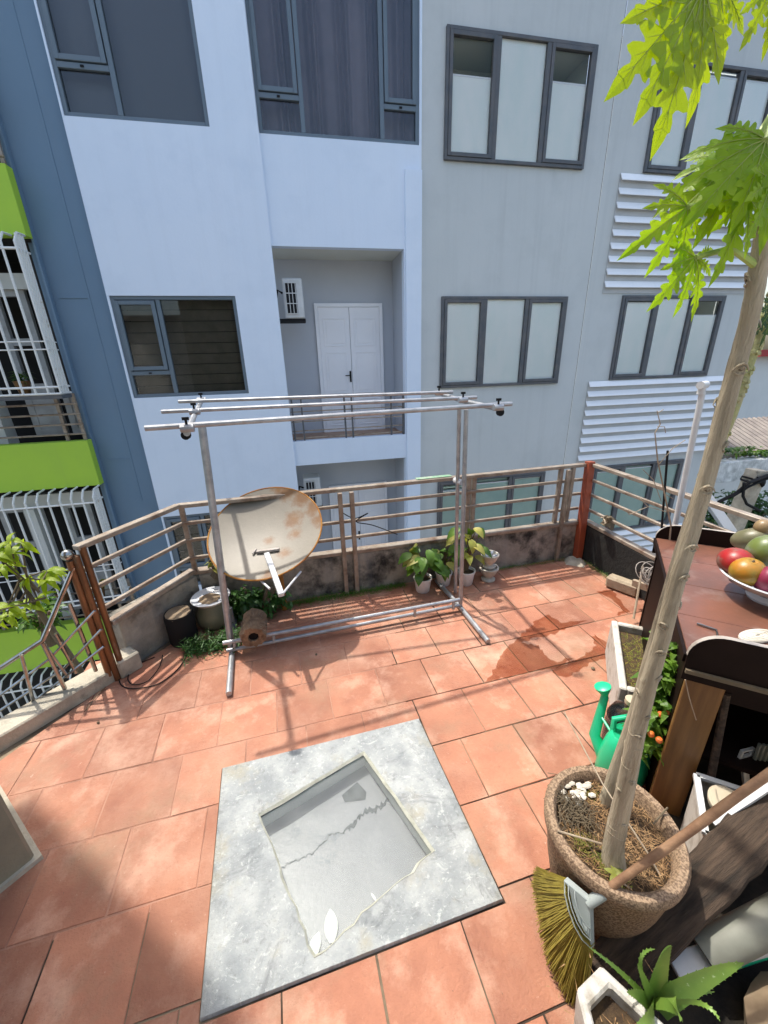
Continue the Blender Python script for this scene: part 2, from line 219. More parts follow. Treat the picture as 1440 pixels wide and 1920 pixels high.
# ---------------------------------------------------------------- geometry helpers
class MB:
    def __init__(s): s.v = []; s.f = []
    def add(s, vs, fs):
        o = len(s.v); s.v += [tuple(x) for x in vs]; s.f += [tuple(o + i for i in f) for f in fs]; return s
    def box(s, c, d, rz=0.0, rot=None):
        c = Vector(c); h = Vector(d) / 2; Rm = rot or Matrix.Rotation(rz, 3, 'Z')
        vs = [c + Rm @ Vector((x * h.x, y * h.y, z * h.z)) for x in (-1, 1) for y in (-1, 1) for z in (-1, 1)]
        return s.add(vs, [(0, 1, 3, 2), (4, 6, 7, 5), (0, 4, 5, 1), (2, 3, 7, 6), (0, 2, 6, 4), (1, 5, 7, 3)])
    def ab(s, a, b): return s.box([(a[i] + b[i]) / 2 for i in range(3)], [abs(b[i] - a[i]) for i in range(3)])
    def beam(s, p, q, wd, ht, up=(0, 0, 1)):
        p = Vector(p); q = Vector(q); x = (q - p).normalized(); y = Vector(up).cross(x).normalized(); z = x.cross(y)
        Rm = Matrix((x, y, z)).transposed(); return s.box((p + q) / 2, ((q - p).length, wd, ht), rot=Rm)
    def tube(s, pts, r, n=8, caps=True):
        pts = [Vector(p) for p in pts]; k = len(pts); rs = r if isinstance(r, (list, tuple)) else [r] * k
        o = len(s.v); up = None
        for i, p in enumerate(pts):
            t = (pts[min(i + 1, k - 1)] - pts[max(i - 1, 0)]).normalized()
            if up is None: up = t.orthogonal().normalized()
            up = (up - t * up.dot(t)).normalized(); w2 = t.cross(up)
            for j in range(n):
                a = 2 * math.pi * j / n; s.v.append(tuple(p + (up * math.cos(a) + w2 * math.sin(a)) * rs[i]))
        for i in range(k - 1):
            for j in range(n):
                s.f.append((o + i * n + j, o + i * n + (j + 1) % n, o + (i + 1) * n + (j + 1) % n, o + (i + 1) * n + j))
        if caps: s.f.append(tuple(o + j for j in range(n))[::-1]); s.f.append(tuple(o + (k - 1) * n + j for j in range(n)))
        return s
    def lathe(s, prof, c, n=24, sx=1, sy=1, rot=None, jit=0):
        c = Vector(c); o = len(s.v)
        for (r, z) in prof:
            for j in range(n):
                a = 2 * math.pi * j / n; q = 1 + random.uniform(-jit, jit); p = Vector((r * q * sx * math.cos(a), r * q * sy * math.sin(a), z))
                if rot: p = rot @ p
                s.v.append(tuple(c + p))
        for i in range(len(prof) - 1):
            for j in range(n):
                s.f.append((o + i * n + j, o + i * n + (j + 1) % n, o + (i + 1) * n + (j + 1) % n, o + (i + 1) * n + j))
        if prof[0][0] > 1e-4: s.f.append(tuple(o + j for j in range(n))[::-1])
        if prof[-1][0] > 1e-4: s.f.append(tuple(o + (len(prof) - 1) * n + j for j in range(n)))
        return s
    def prism(s, poly, z0, z1, top=None):
        k = len(poly); top = top or poly
        vs = [(p[0], p[1], z0) for p in poly] + [(p[0], p[1], z1) for p in top]
        return s.add(vs, [tuple(range(k))[::-1], tuple(range(k, 2 * k))] + [(i, (i + 1) % k, k + (i + 1) % k, k + i) for i in range(k)])
    def poly(s, pts): return s.add(pts, [tuple(range(len(pts)))])
    def blade(s, p, d, nrm, ln, wd, bend=0.3, seg=4, fold=0.15, tip=0.0, prof=None):
        p = Vector(p); d = Vector(d).normalized(); nrm = Vector(nrm); sd = d.cross(nrm).normalized(); nn = sd.cross(d)
        o = len(s.v)
        for i in range(seg + 1):
            t = i / seg; a = bend * t
            wv = (prof(t) if prof else math.sin(math.pi * min(1, 0.08 + t * 0.92)) ** 0.8) * wd / 2 + tip
            c = p + d * (ln * t * math.cos(a * 0.6)) - nn * (ln * t * math.sin(a) * t)
            s.v += [tuple(c - sd * wv + nn * wv * fold), tuple(c), tuple(c + sd * wv + nn * wv * fold)]
        for i in range(seg):
            b = o + i * 3; s.f += [(b, b + 1, b + 4, b + 3), (b + 1, b + 2, b + 5, b + 4)]
        return s
    def build(s, name, m, parent=None, smooth=True, bevel=0, label=None, cat=None, group=None, kind=None, ang=35):
        base = Vector((0, 0, 0))
        if parent is not None:
            q = parent
            while q is not None: base += q.location; q = q.parent
            loc = Vector((0, 0, 0))
        else:
            xs = [v[0] for v in s.v]; ys = [v[1] for v in s.v]; zs = [v[2] for v in s.v]
            base = Vector(((min(xs) + max(xs)) / 2, (min(ys) + max(ys)) / 2, min(zs))); loc = base.copy()
        me = bpy.data.meshes.new(name); me.from_pydata([tuple(Vector(v) - base) for v in s.v], [], s.f); me.update()
        bm = bmesh.new(); bm.from_mesh(me)
        bmesh.ops.recalc_face_normals(bm, faces=bm.faces)
        if bevel:
            es = [e for e in bm.edges if len(e.link_faces) == 2 and e.calc_face_angle(0) > 0.6]
            bmesh.ops.bevel(bm, geom=es, offset=bevel, segments=1, affect='EDGES')
        bm.to_mesh(me); bm.free()
        if smooth:
            me.shade_smooth()
            try: me.set_sharp_from_angle(angle=R(ang))
            except Exception: pass
        me.materials.append(M[m] if isinstance(m, str) else m)
        o = bpy.data.objects.new(name, me); COL.objects.link(o); o.location = loc
        if parent is not None: o.parent = parent
        tag(o, label, cat, group, kind); return o
def tag(o, label=None, cat=None, group=None, kind=None):
    for k, v in (('label', label), ('category', cat), ('group', group), ('kind', kind)):
        if v: o[k] = v
    return o
def thing(name, label, cat, loc, group=None):
    o = bpy.data.objects.new(name, None); COL.objects.link(o); o.location = loc; o.empty_display_size = 0.1
    return tag(o, label, cat, group)
def clip(poly, n, d, keep=1):
    out = []
    for i in range(len(poly)):
        a = poly[i]; b = poly[(i + 1) % len(poly)]
        da = (a[0] * n[0] + a[1] * n[1] - d) * keep; db = (b[0] * n[0] + b[1] * n[1] - d) * keep
        if da >= 0: out.append(a)
        if (da > 0 > db) or (da < 0 < db):
            t = da / (da - db); out.append((a[0] + (b[0] - a[0]) * t, a[1] + (b[1] - a[1]) * t))
    return out
def area(p): return abs(sum(p[i][0] * p[(i + 1) % len(p)][1] - p[(i + 1) % len(p)][0] * p[i][1] for i in range(len(p)))) / 2 if len(p) > 2 else 0
def edges(poly):      # inward half planes of a CCW polygon
    r = []
    for i in range(len(poly)):
        a = Vector(poly[i]); b = Vector(poly[(i + 1) % len(poly)]); e = (b - a).normalized(); n = (-e.y, e.x); r.append((n, n[0] * a.x + n[1] * a.y))
    return r
def inside(poly, conv):
    for n, d in edges(conv):
        poly = clip(poly, n, d)
        if len(poly) < 3: return []
    return poly
def minus(poly, conv):
    res = []; rem = poly
    for n, d in edges(conv):
        o = clip(rem, n, d, -1)
        if len(o) > 2 and area(o) > 1e-5: res.append(o)
        rem = clip(rem, n, d)
        if len(rem) < 3: break
    return res
# ================================================================ SETTING
D = 7.1
def FX(r): return r * D
def FZ(r): return 1.81 + r * D
g = MB(); g.ab((-40, -30, -7.4), (40, 60, -7.0)); g.build('alley_ground', 'ground', kind='structure', smooth=False)
# ---- terrace floor
SLAB = [(-0.463, 0.667), (0.538, 0.724), (0.468, 1.523), (-0.524, 1.474)]
TERR = [(-1.9, -0.6), (2.52, -0.6), (2.49, 2.95), (-0.85, 2.85), (-1.27, 2.27), (-1.9, 1.6)]
CA, SA = math.cos(R(2.8)), math.sin(R(2.8))
def uv(u, v): return (u * CA - v * SA, u * SA + v * CA)
HOLE0 = [(-0.45, 0.72), (0.50, 0.76), (0.44, 1.48), (-0.47, 1.43)]
fl_ = MB()
for pc in minus(TERR, HOLE0): fl_.prism(pc, -0.30, -0.0045)
floor = fl_.build('terrace_floor', 'mortar', kind='structure', smooth=False)
gr_ = MB()
for pc in minus(inside([(-1.9, 0.95), (0.46, 1.0), (0.42, 2.0), (0.75, 2.9), (-1.9, 2.9)], TERR), [(-0.467, 0.660), (0.547, 0.717), (0.475, 1.530), (-0.530, 1.481)]): gr_.prism(pc, -0.0040, -0.0026)
gr_.build('grout', 'grout', floor, smooth=False)
def tile_mesh(pieces):
    mb = MB()
    for pc in pieces:
        cx = sum(p[0] for p in pc) / len(pc); cy = sum(p[1] for p in pc) / len(pc)
        mb.prism(pc, -0.02, -0.0012)
    return mb
cnt = 0
for k in range(-3, 11):
    off = 0.84 if k % 2 == 0 else 0.35
    for i in range(-9, 11):
        g2 = 0.0030
        jx = random.uniform(-0.0012, 0.0012)
        u0, u1 = (i + off) * 0.3 + g2 + jx, (i + 1 + off) * 0.3 - g2 + jx
        v0, v1 = (k + 0.45) * 0.3 + g2, (k + 1.45) * 0.3 - g2
        ch = 0.0022
        def cut(a, b, c, d_):
            return inside([uv(a, c), uv(b, c), uv(b, d_), uv(a, d_)], TERR)
        p = cut(u0, u1, v0, v1)
        if area(p) < 0.002: continue
        big = [(x, y) for x, y in [(-0.467, 0.660), (0.547, 0.717), (0.475, 1.530), (-0.530, 1.481)]]
        pcs = minus(p, big)
        if sum(area(q) for q in pcs) < 0.001: continue
        mb = MB(); zt = random.uniform(-0.0012, 0.0010)
        whole = area(p) - sum(area(q) for q in pcs) < 1e-6 and len(p) == 4
        if whole:
            inn = [uv(u0 + ch, v0 + ch), uv(u1 - ch, v0 + ch), uv(u1 - ch, v1 - ch), uv(u0 + ch, v1 - ch)]
            a = area(inn)
            mb.prism(p, -0.004 + zt * 0, -0.0022 + zt)
            mb.f.pop(1)
            o = len(mb.v) - 4
            kk = len(mb.v); mb.v += [(x, y, zt) for x, y in inn]
            # order of p after clipping may be rotated: match nearest
            idx = [min(range(4), key=lambda j: (mb.v[o + j][0] - q[0]) ** 2 + (mb.v[o + j][1] - q[1]) ** 2) for q in inn]
            mb.f.append((kk, kk + 1, kk + 2, kk + 3))
            for j in range(4): mb.f.append((o + idx[j], o + idx[(j + 1) % 4], kk + (j + 1) % 4, kk + j))
        else:
            for q in pcs: mb.prism(q, -0.004, zt)
        mb.build('tile', 'tile', floor, smooth=False); cnt += 1
# ---- glazed hatch slab
hat = thing('roof_hatch', 'mottled pale cement slab with a square pane of glass set in the tiled floor', 'hatch', (0.0, 1.1, 0))
HOLE = [(-0.126, 0.722), (0.352, 0.919), (0.150, 1.402), (-0.340, 1.218)]
def ring(outer, inner_pts, z0, z1):
    mb = MB()
    for pc in minus(outer, inner_pts): mb.prism(pc, z0, z1)
    return mb
# irregular inner edge: subdivide the hole outline and jitter
rim = []
for i in range(4):
    a = Vector(HOLE[i]); b = Vector(HOLE[(i + 1) % 4]); nrm = Vector((-(b - a).y, (b - a).x)).normalized()
    n_ = 14 if i in (0, 3) else 6
    for j in range(n_):
        t = j / n_; am = (0.008 if i in (0, 3) else 0.0015) * (1 if j else 0); rim.append(a.lerp(b, t) + nrm * random.uniform(-am, am))
mb = MB(); K = len(rim); outer = []
SL = [Vector(p) for p in SLAB]
cen = sum(rim, Vector((0, 0))) / K
def hit(d):
    best = None
    for i in range(4):
        a = SL[i]; e = SL[(i + 1) % 4] - a; den = d.x * e.y - d.y * e.x
        if abs(den) < 1e-9: continue
        q = a - cen; t = (q.x * e.y - q.y * e.x) / den; u = (q.x * d.y - q.y * d.x) / den
        if t > 0 and -1e-6 <= u <= 1 + 1e-6 and (best is None or t < best): best = t
    return cen + d * best
angs = sorted([((p - cen).normalized(), 0) for p in rim] + [((p - cen).normalized(), 1) for p in SL], key=lambda q: math.atan2(q[0].y, q[0].x))
def rimhit(d):
    best = None
    for i in range(K):
        a = rim[i]; e = rim[(i + 1) % K] - a; den = d.x * e.y - d.y * e.x
        if abs(den) < 1e-9: continue
        q = a - cen; t = (q.x * e.y - q.y * e.x) / den; u = (q.x * d.y - q.y * d.x) / den
        if t > 0 and -1e-5 <= u <= 1 + 1e-5 and (best is None or t < best): best = t
    return cen + d * best
inn = [rimhit(a) for a, _ in angs]; out = [hit(a) for a, _ in angs]; n_ = len(angs); ZT = 0.014
rings = [[(p.x, p.y, -0.05) for p in out], [(p.x, p.y, ZT - 0.003) for p in out], [((p * 0.994 + cen * 0.006).x, (p * 0.994 + cen * 0.006).y, ZT) for p in out]]
for t in (0.25, 0.5, 0.75): rings.append([(o_.lerp(i_, t).x, o_.lerp(i_, t).y, ZT + random.uniform(-0.0012, 0.0012)) for o_, i_ in zip(out, inn)])
rings.append([(p.x, p.y, ZT - 0.001) for p in inn]); rings.append([(p.x, p.y, -0.018) for p in inn])
for r_ in rings: mb.v += r_
for a in range(len(rings) - 1):
    for j in range(n_): mb.f.append((a * n_ + j, a * n_ + (j + 1) % n_, (a + 1) * n_ + (j + 1) % n_, (a + 1) * n_ + j))
mb.build('cement_surround', 'slab', hat, ang=50)
mb = MB(); lipr = []
for j in range(n_):
    p = inn[j]; q = p.lerp(cen, 0.03 + random.uniform(0, 0.012)); lipr.append((p, q))
for j in range(n_):
    k = (j + 1) % n_; a, b = lipr[j]; c, d_ = lipr[k]
    mb.add([(a.x, a.y, ZT + 0.001), (c.x, c.y, ZT + 0.001), (d_.x, d_.y, ZT - 0.008), (b.x, b.y, ZT - 0.008)], [(0, 1, 2, 3)])
mb.build('mortar_lip', 'slabedge', hat, ang=60)
mb = MB(); H = [Vector(p) for p in HOLE]; low = [p.lerp(cen, 0.0) for p in H]
for i in range(4):
    a = H[i]; b = H[(i + 1) % 4]; mb.poly([(a.x, a.y, -0.012), (b.x, b.y, -0.012), (b.x, b.y, -0.085), (a.x, a.y, -0.085)])
mb.build('shaft_side', 'shaft', hat, smooth=False)
mb = MB(); mb.poly([(p.x, p.y, -0.085) for p in H]); mb.build('shaft_bottom', 'underpane', hat, smooth=False)
mb = MB(); pc = [cen.lerp(p, 1.01) for p in H]; mb.prism([(p.x, p.y) for p in pc], -0.006, 0.0); mb.build('glass_pane', glass('hatch glass', (0.93, 0.945, 0.94), 0.12, 0.03, 0.08), hat, smooth=False)
mb = MB(); pa = Vector((-0.26, 1.035)); pb = Vector((0.235, 1.215)); prev = None
for i in range(61):
    t = i / 60; c = pa.lerp(pb, t) + Vector((0, 0.010 * math.sin(t * 19) + random.uniform(-0.008, 0.008))); hw = (0.003 if t < 0.55 else 0.011) * random.uniform(0.3, 1.5)
    cur = ((c.x, c.y - hw, -0.0835), (c.x, c.y + hw, -0.0835))
    if prev: mb.add([prev[0], cur[0], cur[1], prev[1]], [(0, 1, 2, 3)])
    prev = cur
mb.build('crack', 'crack', hat, smooth=False)
mb = MB(); mb.poly([(0.03, 1.245, -0.0833), (0.125, 1.235, -0.0833), (0.135, 1.27, -0.0833), (0.10, 1.325, -0.0833), (0.02, 1.28, -0.0833)]); mb.build('debris_patch', 'crack', hat, smooth=False)
for p, a, l, w_, lab in (((-0.071,0.784,-0.080), 88, 0.095, 0.05, 'larger white fallen petal seen through the hatch glass'), ((-0.144,0.757,-0.080), 65, 0.075, 0.04, 'smaller painted white petal in the near corner of the hatch'), ((0.103,0.861,-0.080), 118, 0.035, 0.010, 'thin painted white glint on the right side of the hatch')):
    mb = MB(); mb.blade(p, (math.cos(R(a)), math.sin(R(a)), 0), (0, 0, 1), l, w_, 0.0, 6, 0.1)
    mb.build('reflection', 'drawn', label=lab, cat='reflection', group='white painted reflections in the hatch')  # white blades painted in for bright reflections in the hatch glass
# ---- water film on the tiles
def blob(pts, z=0.0032, sub=5, j=0.012):
    out = []
    for i in range(len(pts)):
        a = Vector(pts[i]); b = Vector(pts[(i + 1) % len(pts)])
        for k in range(sub): p = a.lerp(b, k / sub); out.append((p.x + random.uniform(-j, j), p.y + random.uniform(-j, j)))
    return out
for pts, lab in (([(0.934,1.692,-0.000), (1.079,1.806,0.000), (1.136,1.879,0.000), (1.292,1.989,0.000), (1.407,2.048,0.000), (1.519,2.129,0.000), (1.667,2.191,0.000), (1.713,2.080,0.000), (1.908,2.063,0.000), (1.748,2.023,0.000), (1.587,1.973,0.000), (1.422,1.971,0.000), (1.330,1.951,0.000), (1.411,1.890,0.000), (1.397,1.776,0.000), (1.440,1.728,0.000), (1.551,1.750,-0.000), (1.428,1.684,0.000), (1.230,1.702,-0.000), (1.057,1.695,0.000)], 'larger dark wet patch of water on the tiles in front of the planter'),
                 ([(1.361,1.665,0.000), (1.505,1.712,0.000), (1.673,1.758,0.000), (1.783,1.797,0.000), (1.805,1.889,0.000), (1.847,1.902,0.000), (1.868,1.789,0.000), (1.795,1.690,0.000), (1.697,1.689,0.000), (1.547,1.643,0.000), (1.405,1.599,0.000)], 'small wet patch at the left corner of the white planter'),
                 ([(2.244,2.370,0.000), (2.384,2.358,0.000), (2.310,2.188,0.000), (2.276,2.070,0.000), (2.150,2.058,0.000), (2.254,2.111,0.000), (2.272,2.255,0.000)], 'narrow wet patch beside the sandy block')):
    mb = MB(); bb = blob([(p[0], p[1]) for p in pts]); mb.poly([(p[0], p[1], 0.0036) for p in bb])
    mb.build('water_film', 'wet', smooth=False, label=lab, cat='puddle', group='wet patches on the tiles')
# ---- parapets and kerb
def wall_prism(a, b, th, z0, z1, side=1):
    a = Vector(a); b = Vector(b); e = (b - a).normalized(); n = Vector((-e.y, e.x)) * th * side
    q = [tuple(a), tuple(b), tuple(b + n), tuple(a + n)]
    if side < 0: q = q[::-1]
    return q
mb = MB(); mb.prism(wall_prism((-0.85, 2.845), (2.49, 2.955), 0.12, 0, 1), -0.3, 0.345)
mb.build('parapet_wall', 'concrete', smooth=False, bevel=0.006, label='low stained concrete wall under the back railing', cat='wall')
mb = MB(); mb.prism(wall_prism((-1.235, 2.385), (-0.862, 2.835), 0.12, 0, 1), -0.3, 0.345)
mb.build('parapet_wall', 'concrete', smooth=False, bevel=0.006, label='short slanting concrete wall at the left corner behind the black drum', cat='wall')
mb = MB(); mb.prism([(2.495, -0.6), (2.62, -0.6), (2.60, 2.95), (2.497, 2.95)], -0.3, 0.345)
mb.build('parapet_wall', 'blackwall', smooth=False, bevel=0.006, label='low black mouldy wall under the right hand railing', cat='wall')
mb = MB(); mb.prism([(-2.3, 1.20), (-2.18, 1.10), (-1.93, 1.56), (-1.265, 2.245), (-1.30, 2.41), (-2.08, 1.63)], -0.3, 0.085)
mb.build('kerb', 'kerb', smooth=False, bevel=0.008, label='worn pale concrete kerb along the left edge of the tiles', cat='kerb')
mb = MB(); mb.box((-1.235, 2.33, 0.06), (0.13, 0.13, 0.13), R(45)); mb.build('concrete_footing', 'kerb', smooth=False, bevel=0.01, label='small crumbly concrete footing beside the brown left post', cat='footing')
# outer face of our own building below the terrace
mb = MB(); mb.ab((-1.4, -6, -7), (2.62, 2.9, -0.31)); mb.build('lower_storeys', 'rearwall', kind='structure', smooth=False)
# ================================================================ OPPOSITE BUILDINGS
def wall(mb, x0, x1, z0, z1, holes, y, dep=0.14):
    xs = sorted({x0, x1} | {h[0] for h in holes} | {h[1] for h in holes}); zs = sorted({z0, z1} | {h[2] for h in holes} | {h[3] for h in holes})
    for i in range(len(xs) - 1):
        for j in range(len(zs) - 1):
            cx = (xs[i] + xs[i + 1]) / 2; cz = (zs[j] + zs[j + 1]) / 2
            if any(h[0] < cx < h[1] and h[2] < cz < h[3] for h in holes): continue
            mb.add([(xs[i], y, zs[j]), (xs[i + 1], y, zs[j]), (xs[i + 1], y, zs[j + 1]), (xs[i], y, zs[j + 1])], [(0, 1, 2, 3)])
    for a, b, c, d in holes:
        q = [(a, c), (b, c), (b, d), (a, d)]
        for k in range(4):
            p, r_ = q[k], q[(k + 1) % 4]; mb.add([(p[0], y, p[1]), (r_[0], y, r_[1]), (r_[0], y + dep, r_[1]), (p[0], y + dep, p[1])], [(0, 1, 2, 3)])
    return mb
ZB, ZTP = -7.0, 9.3
def frame_rect(mb, x0, x1, z0, z1, y0, y1, t):
    mb.ab((x0, y0, z0), (x0 + t, y1, z1)); mb.ab((x1 - t, y0, z0), (x1, y1, z1))
    mb.ab((x0 + t, y0, z0), (x1 - t, y1, z0 + t)); mb.ab((x0 + t, y0, z1 - t), (x1 - t, y1, z1)); return mb
# ---- blue building
bb = thing('blue_building', 'light blue painted apartment building with slate blue left side and recessed balconies', 'building', (FX(-0.03), D, ZB))
xA, xR0, xR1, xE = FX(-0.3505), FX(-0.0195), FX(0.267), FX(0.307)
TL = (FX(-0.351) + 0.012, FX(-0.108), FZ(0.417), FZ(0.66)); LL = (FX(-0.350) + 0.012, FX(-0.106), FZ(-0.062), FZ(0.137))
L3 = (LL[0], LL[1], LL[2] - 3.4, LL[3] - 3.4)
TM = (FX(-0.0190), FX(0.302), FZ(0.416), FZ(0.68))
RC = (xR0, xR1, FZ(-0.181), FZ(0.231)); RC2 = (xR0, xR1, FZ(-0.646), FZ(-0.242))
mb = MB(); wall(mb, xA, xR0, ZB, ZTP, [TL, LL, L3], D - 0.05)
mb.ab((xR0 - 0.002, D - 0.05, TM[2]), (xR0, D + 0.1, TM[3])); mb.add([(xR0, D - 0.05, ZB), (xR0, D + 0.02, ZB), (xR0, D + 0.02, ZTP), (xR0, D - 0.05, ZTP)], [(0, 1, 2, 3)])
mb.add([(xA, D - 0.05, ZB), (xA, D + 0.1, ZB), (xA, D + 0.1, ZTP), (xA, D - 0.05, ZTP)], [(0, 1, 2, 3)])
mb.build('wall', 'lightblue', bb, smooth=False)
mb = MB(); wall(mb, xR0, xE, ZB, ZTP, [(TM[0] + 0.001, TM[1], TM[2], TM[3]), RC, RC2], D)
mb.build('wall', 'lightblue', bb, smooth=False)
mb = MB(); mb.ab((FX(0.270), D - 0.045, ZB), (xE - 0.003, D - 0.002, FZ(0.373))); mb.build('pilaster', 'lightblue', bb, smooth=False)
mb = MB(); wall(mb, -3.36, xA - 0.014, ZB, ZTP, [], D + 0.10); mb.ab((FX(-0.395), D + 0.092, FZ(-0.3)), (FX(-0.391), D + 0.1, ZTP)); mb.ab((FX(-0.445), D + 0.09, FZ(0.135)), (FX(-0.395), D + 0.1, FZ(0.139)))
mb.ab((FX(-0.445), D + 0.09, FZ(-0.200)), (FX(-0.395), D + 0.1, FZ(-0.196)))
mb.build('wall', 'darkblue', bb, smooth=False, label='slate blue painted wall strip')
mb = MB(); mb.ab((xA - 0.014, D - 0.052, ZB), (xA, D + 0.1, ZTP)); mb.build('corner_bead', 'lightblue', bb, smooth=False)
# recesses
def recess(r, second):
    a, b, c, d = r; yb = D * 1.117
    mb = MB(); mb.add([(a - 0.3, yb, c), (b, yb, c), (b, yb, d), (a - 0.3, yb, d)], [(0, 1, 2, 3)]); mb.ab((a - 0.32, D + 0.15, c), (a - 0.3, yb, d))
    mb.add([(b, D + 0.14, c), (b, yb, c), (b, yb, d), (b, D + 0.14, d)], [(0, 1, 2, 3)]); mb.build('balcony_wall', 'recess', bb, smooth=False)
    mb = MB(); mb.ab((a - 0.3, D + 0.14, d), (b, yb, d + 0.02)); mb.build('balcony_ceiling', 'ceiling', bb, smooth=False)
    mb = MB(); mb.ab((a - 0.3, D + 0.14, c - 0.02), (b, yb, c)); mb.build('balcony_floor', 'balctile', bb, smooth=False)
    x0, x1 = 0.058 * 1.117 * D, 0.213 * 1.117 * D; z0, z1 = c, c + 2.26 if not second else c + 2.2
    mb = MB(); frame_rect(mb, x0, x1, z0, z1, yb - 0.05, yb - 0.004, 0.06); fr = mb.build('door_frame', 'doorwhite', bb, smooth=False, bevel=0.004)
    xm = (x0 + x1) / 2
    for q, (u, v) in enumerate(((x0 + 0.063, xm - 0.004), (xm + 0.004, x1 - 0.063))):
        mb = MB(); mb.ab((u, yb - 0.035, z0 + 0.01), (v, yb - 0.006, z1 - 0.063))
        for zz0, zz1 in ((z0 + 0.12, z0 + 0.62), (z0 + 0.72, z0 + 1.45), (z0 + 1.55, z0 + 2.02)):
            frame_rect(mb, u + 0.07, v - 0.07, zz0, zz1, yb - 0.045, yb - 0.036, 0.018); mb.ab((u + 0.12, yb - 0.043, zz0 + 0.05), (v - 0.12, yb - 0.036, zz1 - 0.05))
        dl = mb.build('door_leaf', 'doorwhite', bb, smooth=False, bevel=0.003)
        if q == 0:
            mb = MB(); mb.ab((v - 0.045, yb - 0.047, z0 + 0.92), (v - 0.012, yb - 0.036, z0 + 1.12)); mb.tube([(v - 0.03, yb - 0.045, z0 + 1.04), (v - 0.03, yb - 0.08, z0 + 1.04), (v - 0.13, yb - 0.08, z0 + 1.04)], 0.009); mb.build('handle', 'black', dl)
recess(RC, 0); recess(RC2, 1)
# balcony railing in the upper recess
def balc_rail(c):
    br = thing('balcony_railing', '', 'railing', ((xR0 + xR1) / 2, D + 0.03, c))
    hs = (0.72, 0.50, 0.33, 0.17, 0.05)
    for i, h in enumerate(hs):
        mb = MB(); mb.beam((xR0 + 0.01, D + 0.05, c + h), (xR1 - 0.01, D + 0.05, c + h), 0.03 if i == 0 else 0.016, 0.035 if i == 0 else 0.018); mb.build('rail', 'rail', br, smooth=False)
    for x in (xR0 + 0.03, xR0 + 0.19, xR0 + 0.93, xR0 + 1.06, xR0 + 1.77, xR1 - 0.04):
        mb = MB(); mb.ab((x, D + 0.03, c), (x + 0.028, D + 0.07, c + 0.72)); mb.build('post', 'darkframe', br, smooth=False)
    return br
o = balc_rail(RC[2]); o['label'] = 'thin metal railing across the upper blue recessed balcony with white double door'
o = balc_rail(RC2[2]); o['label'] = 'thin metal railing across the lower recessed balcony seen through the terrace rails'
def aircon(x, z, lab):
    t = thing('air_conditioner', lab, 'air conditioner', (x + 0.17, D + 0.3, z), 'air conditioner units in the balcony recesses')
    mb = MB(); mb.ab((x + 0.04, D + 0.16, z + 0.03), (x + 0.35, D + 0.5, z + 0.60)); mb.build('casing', 'white', t, smooth=False, bevel=0.015)
    mb = MB(); mb.ab((x + 0.075, D + 0.150, z + 0.09), (x + 0.25, D + 0.1585, z + 0.54)); mb.build('grille_recess', 'black', t, smooth=False)
    mb = MB()
    for i in range(4): mb.ab((x + 0.075 + i * 0.053, D + 0.143, z + 0.09), (x + 0.085 + i * 0.053, D + 0.1495, z + 0.54))
    for i in range(4): mb.ab((x + 0.075, D + 0.140, z + 0.09 + i * 0.146), (x + 0.25, D + 0.1425, z + 0.102 + i * 0.146))
    mb.build('grille', 'white', t, smooth=False)
    mb = MB(); mb.ab((x - 0.12, D + 0.18, z - 0.02), (x + 0.36, D + 0.48, z + 0.027)); mb.build('bracket', 'black', t, smooth=False)
    mb = MB(); mb.tube([(x + 0.03, D + 0.25, z + 0.4), (x - 0.04, D + 0.22, z + 0.44), (x - 0.08, D + 0.25, z + 0.3), (x - 0.1, D + 0.3, z + 0.05)], 0.018); mb.build('hose', 'black', t)
aircon(-0.085, 2.46, 'white air conditioner unit in the upper recess above the balcony railing')
aircon(-0.075, -0.80, 'white air conditioner unit in the lower recess just above the dish')
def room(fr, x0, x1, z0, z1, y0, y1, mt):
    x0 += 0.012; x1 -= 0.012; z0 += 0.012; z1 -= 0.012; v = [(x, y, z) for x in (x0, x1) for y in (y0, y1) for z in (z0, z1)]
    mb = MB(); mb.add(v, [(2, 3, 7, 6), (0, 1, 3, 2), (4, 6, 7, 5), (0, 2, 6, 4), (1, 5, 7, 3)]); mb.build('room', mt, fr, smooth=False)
def pane_of(fr, mt, x0, x1, z0, z1, y):
    mb = MB(); mb.ab((x0, y, z0), (x1, y + 0.006, z1)); return mb.build('pane', mt, fr, smooth=False)
